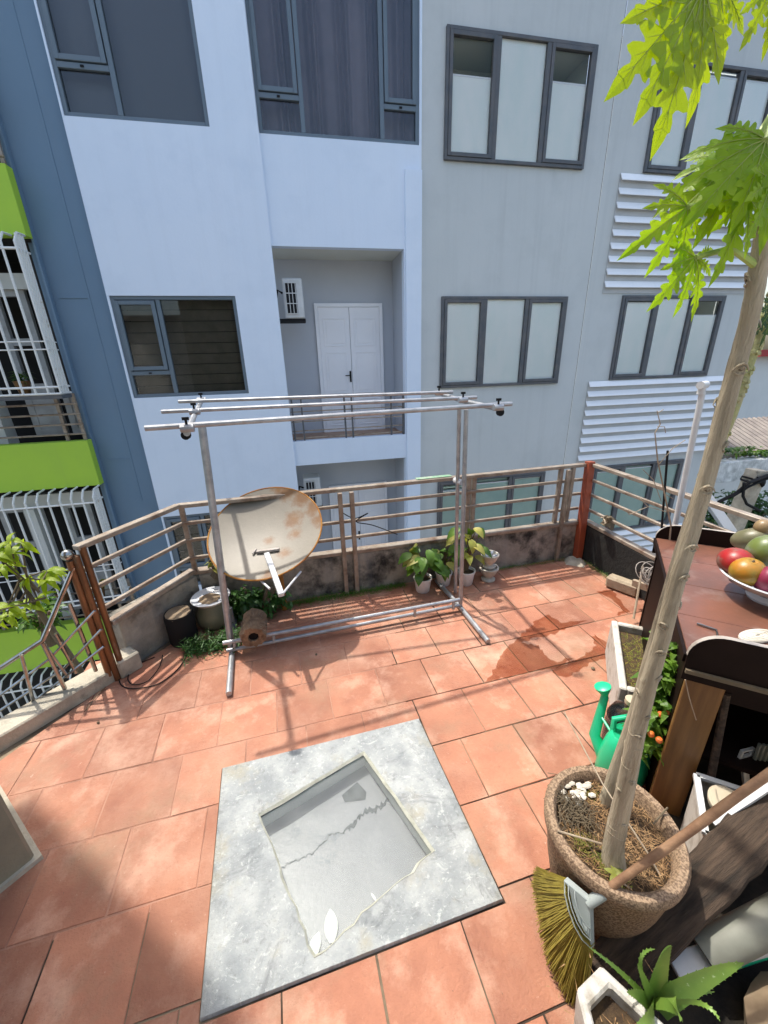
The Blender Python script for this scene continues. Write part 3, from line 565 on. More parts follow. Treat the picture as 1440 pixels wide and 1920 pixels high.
def slate_window(b, w_, cols, bar, y, inner='greyblind', sash=(0,)):
    x0, x1, z0, z1 = w_; W = x1 - x0
    mb = MB(); frame_rect(mb, x0, x1, z0, z1, y, y + 0.07, 0.05); xs = [x0] + [x0 + W * c for c in cols] + [x1]
    for c in cols: mb.ab((x0 + W * c - 0.03, y + 0.002, z0 + 0.05), (x0 + W * c + 0.03, y + 0.068, z1 - 0.05))
    for k in sash: mb.ab((xs[k] + 0.03, y + 0.004, z0 + bar - 0.03), (xs[k + 1] - 0.03, y + 0.066, z0 + bar + 0.03))
    fr = mb.build('window', 'slateframe', b, smooth=False, bevel=0.004)
    for k in range(len(xs) - 1):
        a = xs[k] + 0.03; c = xs[k + 1] - 0.03
        if k in sash:
            pane_of(fr, 'glassdark', a, c, z0 + 0.05, z0 + bar - 0.03, y + 0.04)
            mb = MB(); frame_rect(mb, a + 0.012, c - 0.012, z0 + bar + 0.04, z1 - 0.06, y - 0.012, y + 0.05, 0.055); mb.build('sash', 'slateframe', fr, smooth=False, bevel=0.004)
            pane_of(fr, 'glassdark', a + 0.06, c - 0.06, z0 + bar + 0.09, z1 - 0.11, y + 0.03)
            mb = MB(); mb.ab(((a + c) / 2 - 0.02, y - 0.008, z0 + bar - 0.012), ((a + c) / 2 + 0.02, y + 0.001, z0 + bar + 0.008)); mb.build('catch', 'black', fr, smooth=False)
        else: pane_of(fr, 'glassdark', a, c, z0 + 0.05, z1 - 0.05, y + 0.04)
    if inner == 'curtain':
        mb = MB(); pr = None; n = 150
        for i in range(n + 1):
            x = x0 + W * i / n; yy = y + 0.24 + 0.045 * math.sin(i * 0.62 + math.sin(i * 0.23) * 2.5)
            c = ((x, yy, z0 - 0.05), (x, yy, z1 + 0.05))
            if pr: mb.add([pr[0], c[0], c[1], pr[1]], [(0, 1, 2, 3)])
            pr = c
        mb.build('curtain', 'curtain', fr)
    elif inner == 'boards':
        n = 9; h = (z1 - z0) / n
        for i in range(n):
            mb = MB(); mb.box(((x0 + x1) / 2, y + 0.25, z0 + (i + 0.5) * h), (W + 0.1, 0.02, h * 0.94), rot=Matrix.Rotation(R(12), 3, 'X')); mb.build('shutter_board', 'darkwood', fr, smooth=False)
    else:
        mb = MB(); mb.ab((x0 - 0.05, y + 0.2, z0 - 0.05), (x1 + 0.05, y + 0.21, z1 + 0.05)); mb.build('blind', inner, fr, smooth=False)
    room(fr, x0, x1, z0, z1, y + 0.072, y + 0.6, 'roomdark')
slate_window(bb, TL, (0.38,), 0.50, D - 0.03); slate_window(bb, LL, (0.36,), 0.36, D - 0.03, 'boards'); slate_window(bb, L3, (0.36,), 0.36, D - 0.03, 'boards')
slate_window(bb, TM, (0.265, 0.76), 0.42, D + 0.02, 'curtain', (0, 2))
# ---- grey building
gb = thing('grey_building', 'pale grey building with dark framed frosted windows and white louvre panels', 'building', (FX(0.78), D, ZB))
XS = FX(0.747); XR = FX(1.262)
W1 = (FX(0.356), FX(0.690), FZ(0.394), FZ(0.603)); W2 = (FX(0.358), FX(0.6915), FZ(-0.070), FZ(0.1375)); W3 = (FX(0.359), FX(0.688), FZ(-0.535), FZ(-0.3145))
V1 = (FX(0.851), FX(1.175), FZ(0.397), FZ(0.599)); V2 = (FX(0.852), FX(1.178), FZ(-0.067), FZ(0.1405)); V3 = (FX(0.848), FX(1.172), FZ(-0.535), FZ(-0.3145))
mb = MB(); wall(mb, xE, XS - 0.006, ZB, ZTP, [W1, W2, W3], D + 0.015); mb.build('wall', 'grey', gb, smooth=False)
mb = MB(); wall(mb, XS + 0.006, XR, ZB, ZTP, [V1, V2, V3], D + 0.015); mb.add([(XR, D + 0.015, ZB), (XR, D + 6, ZB), (XR, D + 6, ZTP), (XR, D + 0.015, ZTP)], [(0, 1, 2, 3)])
mb.build('wall', 'grey', gb, smooth=False)
mb = MB(); mb.ab((XS - 0.006, D + 0.02, ZB), (XS + 0.006, D + 0.03, ZTP)); mb.build('wall_joint', 'black', gb, smooth=False)
def film_window(b, w_, y, tops, fm='film', green=False):
    x0, x1, z0, z1 = w_; W = (x1 - x0) / 3; H_ = z1 - z0
    mb = MB(); frame_rect(mb, x0, x1, z0, z1, y - 0.03, y + 0.06, 0.045)
    for k in (1, 2): mb.ab((x0 + W * k - 0.035, y - 0.028, z0 + 0.045), (x0 + W * k + 0.035, y + 0.058, z1 - 0.045))
    fr = mb.build('window', 'darkframe', b, smooth=False, bevel=0.004)
    for k in range(3):
        a = x0 + W * k + (0.045 if k == 0 else 0.035); c = x0 + W * (k + 1) - (0.045 if k == 2 else 0.035)
        if k != 1:
            mb = MB(); frame_rect(mb, a + 0.003, c - 0.003, z0 + 0.048, z1 - 0.048, y - 0.04, y + 0.03, 0.05); mb.build('sash', 'darkframe', fr, smooth=False, bevel=0.004); e = 0.05
        else: e = 0.0
        pane_of(fr, 'glass', a + e, c - e, z0 + 0.045 + e, z1 - 0.045 - e, y + 0.005)
        t = tops[k]; zt = z0 + H_ * (1 - t)
        mb = MB(); mb.ab((a, y + 0.02, z0 + 0.03), (c, y + 0.024, zt)); mb.build('frosted_film', fm, fr, smooth=False)
        if t > 0.03:
            mb = MB(); mb.ab((a, y + 0.016, zt), (c, y + 0.028, zt + 0.022)); mb.build('film_rod', 'doorwhite', fr, smooth=False)
    if green:
        n = 22
        mb = MB()
        for i in range(n):
            zc = z0 + 0.05 + (H_ - 0.1) * i / n; mb.box(((x0 + x1) / 2, y + 0.10, zc), (x1 - x0 - 0.08, 0.04, 0.004), rot=Matrix.Rotation(R(50), 3, 'X'))
        mb.build('blind_slats', 'greenfilm', fr, smooth=False)
    room(fr, x0, x1, z0, z1, y + 0.16, y + 0.8, 'roomgreen')
film_window(gb, W1, D, (0.34, 0.03, 0.31)); film_window(gb, W2, D, (0.05, 0.02, 0.02)); film_window(gb, W3, D, (0.16, 0.10, 0.08), 'greenfilm', True)
film_window(gb, V1, D, (0.12, 0.10, 0.10)); film_window(gb, V2, D, (0.09, 0.05, 0.24)); film_window(gb, V3, D, (0.10, 0.08, 0.08), 'greenfilm', True)
def louvres(x0, x1, z0, z1, n):
    mb = MB(); mb.ab((x0, D + 0.002, z0), (x1, D + 0.012, z1)); pn = mb.build('louvre_panel', 'louvreback', gb, smooth=False)
    p = (z1 - z0) / n; me = None
    for i in range(n):
        zt = z1 - i * p
        if me is None:
            mb = MB(); prof = [(D - 0.006, zt), (D - 0.062, zt - p * 0.50), (D - 0.062, zt - p * 0.55), (D - 0.052, zt - p * 0.55), (D - 0.0, zt - p * 0.08)]
            vs = [(x, y_, z_) for x in (x0, x1) for y_, z_ in prof]; k = len(prof)
            mb.add(vs, [tuple(range(k)), tuple(range(k, 2 * k))[::-1]] + [(j, (j + 1) % k, k + (j + 1) % k, k + j) for j in range(k)])
            o = mb.build('slat', 'slat', pn, smooth=False); me = o
        else:
            c = me.copy(); COL.objects.link(c); c.parent = pn; c.location = (0, 0, -i * p)
louvres(FX(0.791), FX(1.255), FZ(0.145), FZ(0.393), 9); louvres(FX(0.789), FX(1.255), FZ(-0.302), FZ(-0.0695), 9); louvres(FX(0.789), FX(1.255), FZ(-0.76), FZ(-0.54), 9)
# ---- lime green building with caged balconies
YG = 7.05; XG = FX(-0.456)
gn = thing('green_building', 'lime green building with white caged balconies at the far left', 'building', (-5, YG, ZB))
for z0, z1 in ((3.46, 4.22), (0.06, 0.78), (-3.27, -2.42), (-6.7, -5.9)):
    mb = MB(); mb.ab((-8.5, YG - 0.1, z0), (XG, YG + 0.05, z1)); mb.build('balcony_band', 'green', gn, smooth=False, bevel=0.006)
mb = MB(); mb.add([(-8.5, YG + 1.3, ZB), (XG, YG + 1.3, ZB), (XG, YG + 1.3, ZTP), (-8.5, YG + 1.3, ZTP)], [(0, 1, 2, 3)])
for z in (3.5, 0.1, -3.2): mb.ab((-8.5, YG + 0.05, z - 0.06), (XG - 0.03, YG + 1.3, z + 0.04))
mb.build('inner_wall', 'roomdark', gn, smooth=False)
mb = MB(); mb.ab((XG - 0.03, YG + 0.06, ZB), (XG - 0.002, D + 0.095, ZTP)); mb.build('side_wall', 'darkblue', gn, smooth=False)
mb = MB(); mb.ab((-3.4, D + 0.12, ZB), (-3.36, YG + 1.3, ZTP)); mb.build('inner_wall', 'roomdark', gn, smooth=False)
def grp(parent, name, mt, lst, **k):
    first = None
    for p in lst:
        if first is None:
            mb = MB(); p(mb)
            first = mb.build(name, mt, parent, smooth=False, **k); base = None
        else:
            mb = MB(); p(mb); mb.build(name, mt, parent, smooth=False, **k)
def cage(z0, z1, yf, topcurve):
    mb = MB()
    for z in (z0, z0 + 0.09, z1 - 0.20): mb.tube([(-8.5, yf, z), (XG - 0.02, yf, z), (XG - 0.02, YG - 0.1, z)], 0.016, 5)
    for z in ((z0 + z1) / 2 - 0.30, (z0 + z1) / 2 - 0.40): mb.tube([(-8.5, yf, z), (XG - 0.02, yf, z), (XG - 0.02, YG - 0.1, z)], 0.009, 5)
    mb.tube([(-8.5, yf + 0.01, z0), (-8.5, yf + 0.01, z0 + 0.01)], 0.01, 4)
    cg = mb.build('security_cage', 'cage', gn)
    first = None; n = int((XG + 8.5) / 0.155)
    for i in range(n):
        x = XG - 0.02 - i * 0.155; th = 0.021 if i % 5 == 4 else 0.0155
        mb = MB(); mb.tube([(x, YG - 0.1, z1), (x, yf + 0.10, z1 - 0.01), (x, yf, z1 - 0.12), (x, yf, z0)], th, 5)
        if first is None: first = mb.build('bar', 'cage', cg)
        else:
            c = first.copy(); COL.objects.link(c); c.parent = cg; c.location = (-i * 0.155, 0, 0)
    for i in range(3):
        y = yf + (YG - 0.1 - yf) * (i + 1) / 4; mb = MB(); mb.tube([(XG - 0.02, y, z1 - 0.02), (XG - 0.02, y, z0)], 0.0155, 5); mb.build('bar', 'cage', cg)
    # ledge floor of the cage
    mb = MB(); mb.ab((-8.5, yf, z0 - 0.07), (XG - 0.02, YG - 0.1, z0 - 0.02)); mb.build('ledge', 'darkframe', gn, smooth=False)
cage(1.50, 3.46, 6.68, True); cage(-1.92, 0.06, 6.68, True); cage(-5.3, -3.27, 6.68, True); cage(5.0, 7.0, 6.68, True)
for z0 in (0.80, 4.24, -2.40):
    for i in range(4):
        mb = MB(); mb.tube([(-8.5, YG - 0.02, z0 + 0.08 + i * 0.15), (XG - 0.02, YG - 0.02, z0 + 0.08 + i * 0.15)], 0.016, 6); mb.build('gap_rail', 'rail', gn)
    for x in (XG - 0.08, XG - 0.32, XG - 2.2, XG - 2.45): mb = MB(); mb.ab((x, YG - 0.015, z0 - 0.02), (x + 0.045, YG + 0.02, z0 + 0.68)); mb.build('gap_post', 'rail', gn, smooth=False)
# white door and window joinery behind the cages
for zf in (0.82, -2.45):
    for (xa, xb) in ((XG - 0.42, XG - 0.10), (XG - 0.95, XG - 0.50), (XG - 1.9, XG - 1.45)):
        mb = MB(); frame_rect(mb, xa, xb, zf, zf + 2.1, YG + 0.45, YG + 0.52, 0.09); mb.ab((xa + 0.09, YG + 0.455, zf + 1.35), (xb - 0.09, YG + 0.515, zf + 1.45)); mb.ab((xa + 0.09, YG + 0.46, zf + 0.02), (xb - 0.09, YG + 0.51, zf + 0.8)); mb.build('door_panel', 'greyedjoinery', gn, smooth=False)
    mb = MB(); mb.ab((XG - 2.7, YG + 0.4, zf + 2.1), (XG - 0.05, YG + 0.5, zf + 2.3)); mb.build('lintel', 'rearwall', gn, smooth=False)
    mb = MB(); mb.ab((XG - 1.40, YG + 0.25, zf - 0.1), (XG - 1.25, YG + 0.5, zf + 2.1)); mb.build('column', 'rearwall', gn, smooth=False)
for (x, z, c, lab) in ((XG - 0.55, 1.50, 'leaf', 'small potted plant at the bottom of the upper white cage'), (XG - 1.0, -1.90, 'darkleaf', 'dark potted plant on the lower cage ledge behind the brown post'), (XG - 0.45, -1.90, 'leafyellow', 'pale potted flowers in the lower cage corner next to the blue wall')):
    t = thing('potted_plant', lab, 'plant', (x, 6.85, z))
    mb = MB(); mb.lathe([(0.06, -0.02), (0.10, 0.18), (0.085, 0.18), (0.08, 0.15)], (x, 6.85, z), 12); mb.build('pot', 'varnish', t)
    mb = MB()
    for i in range(34):
        a = random.uniform(0, 6.28); e = random.uniform(0.2, 1.2); mb.blade((x, 6.85, z + 0.16 + random.uniform(0, 0.12)), (math.cos(a), math.sin(a), e), (0, 0, 1), random.uniform(0.10, 0.22), 0.035, 0.7, 2)
    mb.build('foliage', c, t)
# ---- far right background
mb = MB(); mb.ab((FX(1.262) + 0.9, 10.9, -7), (FX(1.262) + 12, 11.2, 1.72)); mb.build('rear_building', 'rearwall', smooth=False, label='plain old grey rendered wall behind the papaya trunk at the right edge', cat='building')
mb = MB(); mb.ab((14.4, 10.6, 1.60), (22, 10.9, 1.80)); mb.build('roof_gutter', mat('red painted gutter', (0.35, 0.03, 0.03), None, rough=0.5), smooth=False, label='red strip of gutter along the top of the old grey wall', cat='gutter')
rr = thing('lean_to_roof', 'old corrugated roof above the mould stained ledge at right', 'roof', (11.5, 8.3, -1.1))
for i in range(26):
    x = 9.6 + i * 0.18; mb = MB(); mb.tube([(x, 7.9, -0.72), (x, 9.3, -0.10)], 0.085, 8); mb.build('corrugation', 'oldroof', rr)
mb = MB(); mb.ab((9.5, 7.6, -1.30), (14.5, 7.9, -0.78)); mb.build('ledge_wall', 'mould', smooth=False, bevel=0.01, label='white ledge wall streaked with black mould at right', cat='wall')
def foliage_mass(name, lab, cat, c, s, n, mt, size, kind=None, trunk=None, group=None, z=None):
    t = thing(name, lab, cat, (c[0], c[1], c[2] - s[2]), group)
    mb = MB(); cl = [(random.gauss(0, 0.45), random.gauss(0, 0.45), random.gauss(0, 0.45)) for _ in range(max(6, n // 90))]
    for i in range(n):
        q = random.choice(cl); p = [c[k] + s[k] * max(-1, min(1, q[k] + random.gauss(0, 0.17))) for k in range(3)]
        a = random.uniform(0, 6.28); d = (math.cos(a), math.sin(a), random.uniform(-0.6, 0.5)); mb.blade(p, d, (random.gauss(0, 0.4), random.gauss(0, 0.4), 1), size * random.uniform(0.6, 1.3), size * 0.5, 0.5, 2)
    mb.build('foliage', mt, t)
    mb = MB(); mb.tube([(c[0], c[1], c[2] - s[2] * 1.6), (c[0] + 0.05, c[1], c[2])], [0.06, 0.03], 7)
    for i in range(5):
        a = i * 1.3; mb.tube([(c[0], c[1], c[2] - s[2] * 0.7), (c[0] + s[0] * 0.5 * math.cos(a), c[1] + s[1] * 0.5 * math.sin(a), c[2] + s[2] * 0.4)], [0.03, 0.01], 5)
    mb.build('trunk', 'stem', t); return t
foliage_mass('leafy_shrub', 'dark green shrub below the white mould stained ledge', 'shrub', (10.6, 7.1, -2.3), (1.6, 0.4, 0.95), 2600, 'darkleaf', 0.16)
foliage_mass('creeper', 'strip of green creeper over the white ledge under the old roof', 'creeper', (12.2, 7.75, -0.62), (2.0, 0.2, 0.16), 900, 'leaf', 0.13)
up = thing('utility_post', 'leaning square concrete post with black cables tied to it', 'post', (5.85, 4.0, -0.6))
mb = MB(); mb.beam((5.818,4.000,-0.696), (5.941,4.000,0.311), 0.20, 0.16, (0, 1, 0)); mb.build('shaft', 'kerb', up, smooth=False, bevel=0.01)
mb = MB()
for i in range(3): mb.lathe([(0.13, 0), (0.14, 0.012), (0.13, 0.024)], (5.923,4.000,0.149), 10, rot=Matrix.Rotation(0.4 * i, 3, 'Y'))
mb.tube([(6.090,3.900,0.266), (5.655,3.850,0.194), (5.559,3.900,0.041), (5.311,4.000,-0.157)], 0.022, 6); mb.tube([(5.566,3.850,0.202), (5.618,3.850,0.014), (5.725,3.850,-0.109), (5.997,3.850,-0.237)], 0.018, 6); mb.tube([(6.106,3.900,0.228), (5.675,3.850,0.141), (5.506,3.900,-0.006)], 0.015, 6)
mb.build('cable', 'black', up)
mb = MB(); mb.beam((4.147,3.200,0.380), (4.384,3.000,-0.010), 0.10, 0.05, (0, 1, 0)); mb.build('white_beam', 'white', smooth=False, bevel=0.004, label='slanting white metal beam beyond the right railing', cat='beam')
# ================================================================ TERRACE RAILINGS
RZ = (0.90, 0.765, 0.632, 0.49)
tr = thing('terrace_railing', 'weathered tan metal railing along the back and slanting left corner of the terrace', 'railing', (0.8, 2.93, 0.345))
PL, PC_, PR = (-1.262, 2.262), (-0.885, 2.855), (2.44, 2.985)
for i, z in enumerate(RZ):
    wd, ht = (0.05, 0.028) if i == 0 else (0.024, 0.024)
    mb = MB(); mb.beam((PL[0], PL[1], z), (PC_[0], PC_[1], z), wd, ht); mb.build('rail', 'rail', tr, smooth=False, bevel=0.003)
    mb = MB(); mb.beam((PC_[0] - 0.01, PC_[1], z - 0.0015), (PR[0], PR[1], z - 0.0015), wd, ht); mb.build('rail', 'rail', tr, smooth=False, bevel=0.003)
mb = MB(); mb.beam((PL[0] + 0.03, PL[1] + 0.03, 0.385), (PC_[0], PC_[1], 0.385), 0.06, 0.03); mb.build('base_rail', 'rail', tr, smooth=False, bevel=0.003)
mb = MB(); mb.beam((PC_[0], PC_[1] + 0.03, 0.362), (PR[0], PR[1] - 0.02, 0.362), 0.07, 0.03); mb.build('base_rail', 'rail', tr, smooth=False, bevel=0.003)
def post(x, y, z0=0.36, z1=0.885, s=0.034, mt='rail', rz=R(2)):
    mb = MB(); mb.box((x, y, (z0 + z1) / 2), (s, s, z1 - z0), rz); return mb.build('post', mt, tr, smooth=False, bevel=0.003)
for x, z0 in ((0.245, 0.0), (0.335, 0.0)):
    y = 2.845; post(x, y + 0.012, 0.0, 0.885, 0.034)
for x in (1.33, 1.38, 2.20, 2.32): post(x, 2.93 + (x + 0.8) * 0.012 + 0.004)
mb = MB(); mb.box((2.245, 2.928, 0.44), (0.03, 0.03, 0.88), R(2)); mb.build('post', 'rail', tr, smooth=False)
post(PC_[0] + 0.012, PC_[1] + 0.012)
mb = MB(); mb.box((1.02, 2.95, 0.917), (0.30, 0.052, 0.003), R(2)); mb.build('paint_smear', mat('green paint smear', (0.10, 0.30, 0.15), (0.4, 0.42, 0.33), 14, 0.6), tr, smooth=False)
for dx, dy in ((0.006, 0.002), (0.036, 0.028)):
    mb = MB(); mb.tube([(PL[0] + dx - 0.01, PL[1] + dy - 0.015, 0.0), (PL[0] + dx - 0.01, PL[1] + dy - 0.015, 0.90 if dx > 0.01 else 0.86)], 0.0185, 12); mb.build('corner_post', 'copper', tr)
rt = thing('terrace_railing', 'tan metal railing running along the right side above the black wall', 'railing', (2.53, 1.6, 0.345))
for i, z in enumerate(RZ):
    wd, ht = (0.05, 0.028) if i == 0 else (0.024, 0.024)
    mb = MB(); mb.beam((2.50, 2.97, z), (2.545, 0.0, z), wd, ht); mb.build('rail', 'rail', rt, smooth=False, bevel=0.003)
mb = MB(); mb.beam((2.52, 2.95, 0.363), (2.56, 0.0, 0.363), 0.06, 0.03); mb.build('base_rail', 'rail', rt, smooth=False, bevel=0.003)
for y in (0.6, 1.35): mb = MB(); mb.box((2.54, y, 0.62), (0.034, 0.034, 0.50)); mb.build('post', 'rail', rt, smooth=False)
rp = thing('corner_post', 'red oxide steel post at the back right corner where the railings meet', 'post', (2.45, 2.90, 0))
mb = MB(); mb.beam((2.445, 2.895, 0.0), (2.475, 2.965, 0.93), 0.062, 0.062, (1, 0, 0)); mb.build('shaft', 'redpost', rp, smooth=False, bevel=0.003)
mb = MB(); mb.prism([(2.28, 2.83), (2.40, 2.74), (2.475, 2.80), (2.47, 2.93), (2.33, 2.93)], 0, 0.03, [(2.34, 2.86), (2.41, 2.80), (2.45, 2.83), (2.455, 2.92), (2.37, 2.92)]); mb.build('mortar_foot', 'kerb', rp, smooth=False)
# stainless stair balustrade beyond the kerb
st = thing('stair_balustrade', 'stainless steel stair handrail with diagonal bars beside the brown left post', 'balustrade', (-1.6, 2.05, 0.0))
P0 = Vector((-1.296, 2.236, 0.83)); P1 = Vector((-1.481,2.120,0.442)); P2 = Vector((-1.848,2.050,0.253))
mb = MB(); mb.tube([P0 + Vector((0.01, 0, -0.03)), P1, P2], 0.013, 10); mb.build('handrail', 'stainless', st)
mb = MB(); mb.tube([(P0.x, P0.y, 0.05), (P0.x, P0.y, 0.84)], 0.018, 12); mb.build('newel_post', 'copper', st)
mb = MB(); mb.lathe([(0.001, -0.032), (0.016, -0.028), (0.028, -0.014), (0.032, 0), (0.028, 0.014), (0.016, 0.028), (0.001, 0.032)], (P0.x, P0.y, 0.875), 14); mb.build('ball_finial', 'stainless', st)
for a, b, r_ in (((-1.346,2.200,0.599), (-1.336,2.200,0.125), 0.011), ((-1.486,2.120,0.426), (-1.471,2.120,0.095), 0.011), ((-1.438,2.160,0.446), (-1.413,2.160,0.163), 0.009), ((-1.575,2.080,0.395), (-1.622,2.080,0.022), 0.009)):
    mb = MB(); mb.tube([a, b], r_, 7); mb.build('baluster', 'stainless', st)
for a, b in (((-1.235,2.200,0.534), (-1.502,2.140,0.299)), ((-1.502,2.140,0.299), (-1.788,2.050,0.142)), ((-1.235,2.200,0.407), (-1.457,2.160,0.211)), ((-1.457,2.160,0.211), (-1.819,2.050,0.046)), ((-1.251,2.200,0.289), (-1.828,2.050,-0.059)), ((-1.493,2.130,0.419), (-1.453,2.150,0.149))):
    mb = MB(); mb.tube([a, b], 0.008, 6); mb.build('diagonal_bar', 'stainless', st)
# ================================================================ CLOTHES RACK
cr = thing('clothes_rack', 'galvanised steel tube clothes rack standing empty on the tiles in front of the railing', 'clothes rack', (0.25, 2.35, 0))
def tb(pts, r, name='tube', mt='steel', par=None, n=10, **k):
    mb = MB(); mb.tube(pts, r, n); return mb.build(name, mt, par, **k)
tb([(-0.72, 2.10, 1.54), (1.29, 2.295, 1.54)], 0.0135, 'hanging_bar', par=cr)
tb([(-0.815, 2.71, 1.555), (1.215, 2.64, 1.555)], 0.0125, 'hanging_bar', par=cr)
tb([(-0.83, 3.18, 1.575), (1.15, 2.92, 1.575)], 0.0125, 'hanging_bar', par=cr)
tb([(-0.531,2.062,1.512), (-0.639,2.768,1.530), (-0.775,3.702,1.550)], 0.016, 'cross_arm', par=cr)
tb([(1.210,2.267,1.512), (1.136,2.687,1.530), (1.139,3.260,1.550)], 0.016, 'cross_arm', par=cr)
tb([(-0.60, 2.35, 0.02), (-0.541,2.440,1.500)], 0.022, 'upright', par=cr)
tb([(-0.625, 2.62, 0.02), (-0.62, 2.60, 0.18)], 0.016, 'upright_stub', par=cr)
tb([(1.070, 2.411, 0.02), (1.062,2.453,1.500)], 0.015, 'upright', par=cr)
tb([(1.112, 2.62, 0.02), (1.016,2.459,1.505)], 0.014, 'upright', par=cr)
tb([(-0.559, 1.935, 0.022), (-0.595, 2.34, 0.022), (-0.632, 2.76, 0.022)], 0.018, 'foot', par=cr)
tb([(1.098, 1.995, 0.022), (1.07, 2.41, 0.022), (1.024, 2.83, 0.022)], 0.018, 'foot', par=cr)
tb([(-0.62, 2.30, 0.045), (1.08, 2.41, 0.045)], 0.013, 'base_bar', par=cr)
tb([(-0.633,2.299,0.110), (1.051,2.387,0.110)], 0.014, 'base_bar', par=cr)
for a, b in (((-0.320,2.314,0.040), (-0.312,2.330,0.110)), ((0.692,2.359,0.040), (0.693,2.365,0.110)), ((-0.571,2.300,0.040), (-0.561,2.314,0.110)), ((0.999,2.377,0.040), (1.000,2.386,0.110))): tb([a, b], 0.011, 'joiner', par=cr)
tb([(1.046,2.558,1.000), (1.067,2.482,1.000)], 0.020, 'clamp', 'white', cr)
for k, p in enumerate(((-0.523,2.057,1.535), (-0.617,2.665,1.550), (-0.702,3.312,1.570), (1.149,2.193,1.535), (1.083,2.562,1.550), (1.052,2.950,1.570))):
    mb = MB(); v = Vector(p); mb.tube([v + Vector((-0.03, 0, 0)), v + Vector((0.03, 0.002, 0))], 0.019, 10); c = mb.build('clamp', 'steel', cr)
    mb = MB(); mb.tube([v, v + Vector((0, 0, 0.045))], 0.006, 8); mb.box(v + Vector((0, 0, 0.045)), (0.030, 0.010, 0.014)); mb.build('wing_screw', 'black', c)
for p in ((-0.549,2.112,1.505), (1.207,2.274,1.505)):
    mb = MB(); v = Vector(p); mb.tube([v + Vector((0, -0.012, -0.01)), v + Vector((0, 0.012, -0.01))], 0.022, 12); mb.build('end_cap', 'black', cr)
# ================================================================ SATELLITE DISH
sd = thing('satellite_dish', 'large cream satellite dish with orange rust patches at its upper right rim', 'satellite dish', (-0.26, 2.75, 0))
NRM = Vector((-0.13, -0.50, 0.86)).normalized(); ca = Vector((-0.30, 2.60, 0.755)); QR = NRM.to_track_quat('Z', 'Y').to_matrix()
def dishpt(x, y, off=0.0):
    r2 = x * x + y * y; return ca + QR @ Vector((x, y, 0.42 * (r2 - 0.148) + off))
mb = MB(); nr, na = 14, 56
for sgn, off in ((1, 0), (-1, -0.004)):
    o = len(mb.v)
    for i in range(nr + 1):
        for j in range(na):
            r_ = 0.385 * i / nr; a = 2 * math.pi * j / na; mb.v.append(tuple(dishpt(r_ * math.cos(a), r_ * math.sin(a), off)))
    for i in range(nr):
        for j in range(na): mb.f.append((o + i * na + j, o + i * na + (j + 1) % na, o + (i + 1) * na + (j + 1) % na, o + (i + 1) * na + j))
def dish_mat():
    m = mat('rusting dish enamel', (0.205, 0.18, 0.135), (0.165, 0.145, 0.108), 4, 0.5, 0.1, 60); t = m.node_tree; N = t.nodes; L = t.links; b = N['Principled BSDF']
    src = b.inputs['Base Color'].links[0].from_socket; tc = N.new('ShaderNodeTexCoord')
    n = N.new('ShaderNodeTexNoise'); n.inputs['Scale'].default_value = 13; n.inputs['Detail'].default_value = 9; n.inputs['Roughness'].default_value = 0.72; L.new(tc.outputs['Object'], n.inputs['Vector'])
    acc = None
    for c, rad in RUST:
        d = N.new('ShaderNodeVectorMath'); d.operation = 'DISTANCE'; L.new(tc.outputs['Object'], d.inputs[0]); d.inputs[1].default_value = tuple(Vector(c) - sd.location)
        r = N.new('ShaderNodeMapRange'); r.inputs[1].default_value = rad; r.inputs[2].default_value = 0; r.inputs[3].default_value = -0.40; r.inputs[4].default_value = 0.30; L.new(d.outputs['Value'], r.inputs[0])
        if acc is None: acc = r.outputs[0]
        else:
            x = N.new('ShaderNodeMath'); x.operation = 'MAXIMUM'; L.new(acc, x.inputs[0]); L.new(r.outputs[0], x.inputs[1]); acc = x.outputs[0]
    s_ = N.new('ShaderNodeMath'); s_.operation = 'ADD'; L.new(acc, s_.inputs[0]); L.new(n.outputs[0], s_.inputs[1])
    f = N.new('ShaderNodeMapRange'); f.inputs[1].default_value = 0.34; f.inputs[2].default_value = 0.66; L.new(s_.outputs[0], f.inputs[0])
    rc = N.new('ShaderNodeMix'); rc.data_type = 'RGBA'; L.new(n.outputs[0], rc.inputs[0]); rc.inputs[6].default_value = (0.20, 0.09, 0.012, 1); rc.inputs[7].default_value = (0.09, 0.036, 0.01, 1)
    x = N.new('ShaderNodeMix'); x.data_type = 'RGBA'; L.new(f.outputs[0], x.inputs[0]); L.new(src, x.inputs[6]); L.new(rc.outputs[2], x.inputs[7]); L.new(x.outputs[2], b.inputs['Base Color']); return m
RUST = [(dishpt(0.10, 0.36), 0.16), (dishpt(0.22, 0.30), 0.17), (dishpt(0.31, 0.20), 0.15), (dishpt(0.17, 0.12), 0.14), (dishpt(0.365, 0.08), 0.12), (dishpt(0.02, -0.05), 0.07), (dishpt(0.15, -0.16), 0.09), (dishpt(0.10, -0.36), 0.12), (dishpt(0.02, 0.37), 0.10), (dishpt(0.20, 0.0), 0.10)]
M['dishrust'] = dish_mat(); mb.build('reflector', 'dishrust', sd)
mb = MB(); mb.tube([dishpt(0.386 * math.cos(2 * math.pi * j / 56), 0.386 * math.sin(2 * math.pi * j / 56), -0.003) for j in range(57)], 0.006, 6); mb.build('rolled_rim', 'rust', sd)
a0 = dishpt(0.035, -0.17, 0.01)
mb = MB(); mb.beam(a0, (-0.202,2.080,0.543), 0.034, 0.03); mb.build('feed_arm', 'white', sd, smooth=False, bevel=0.004)
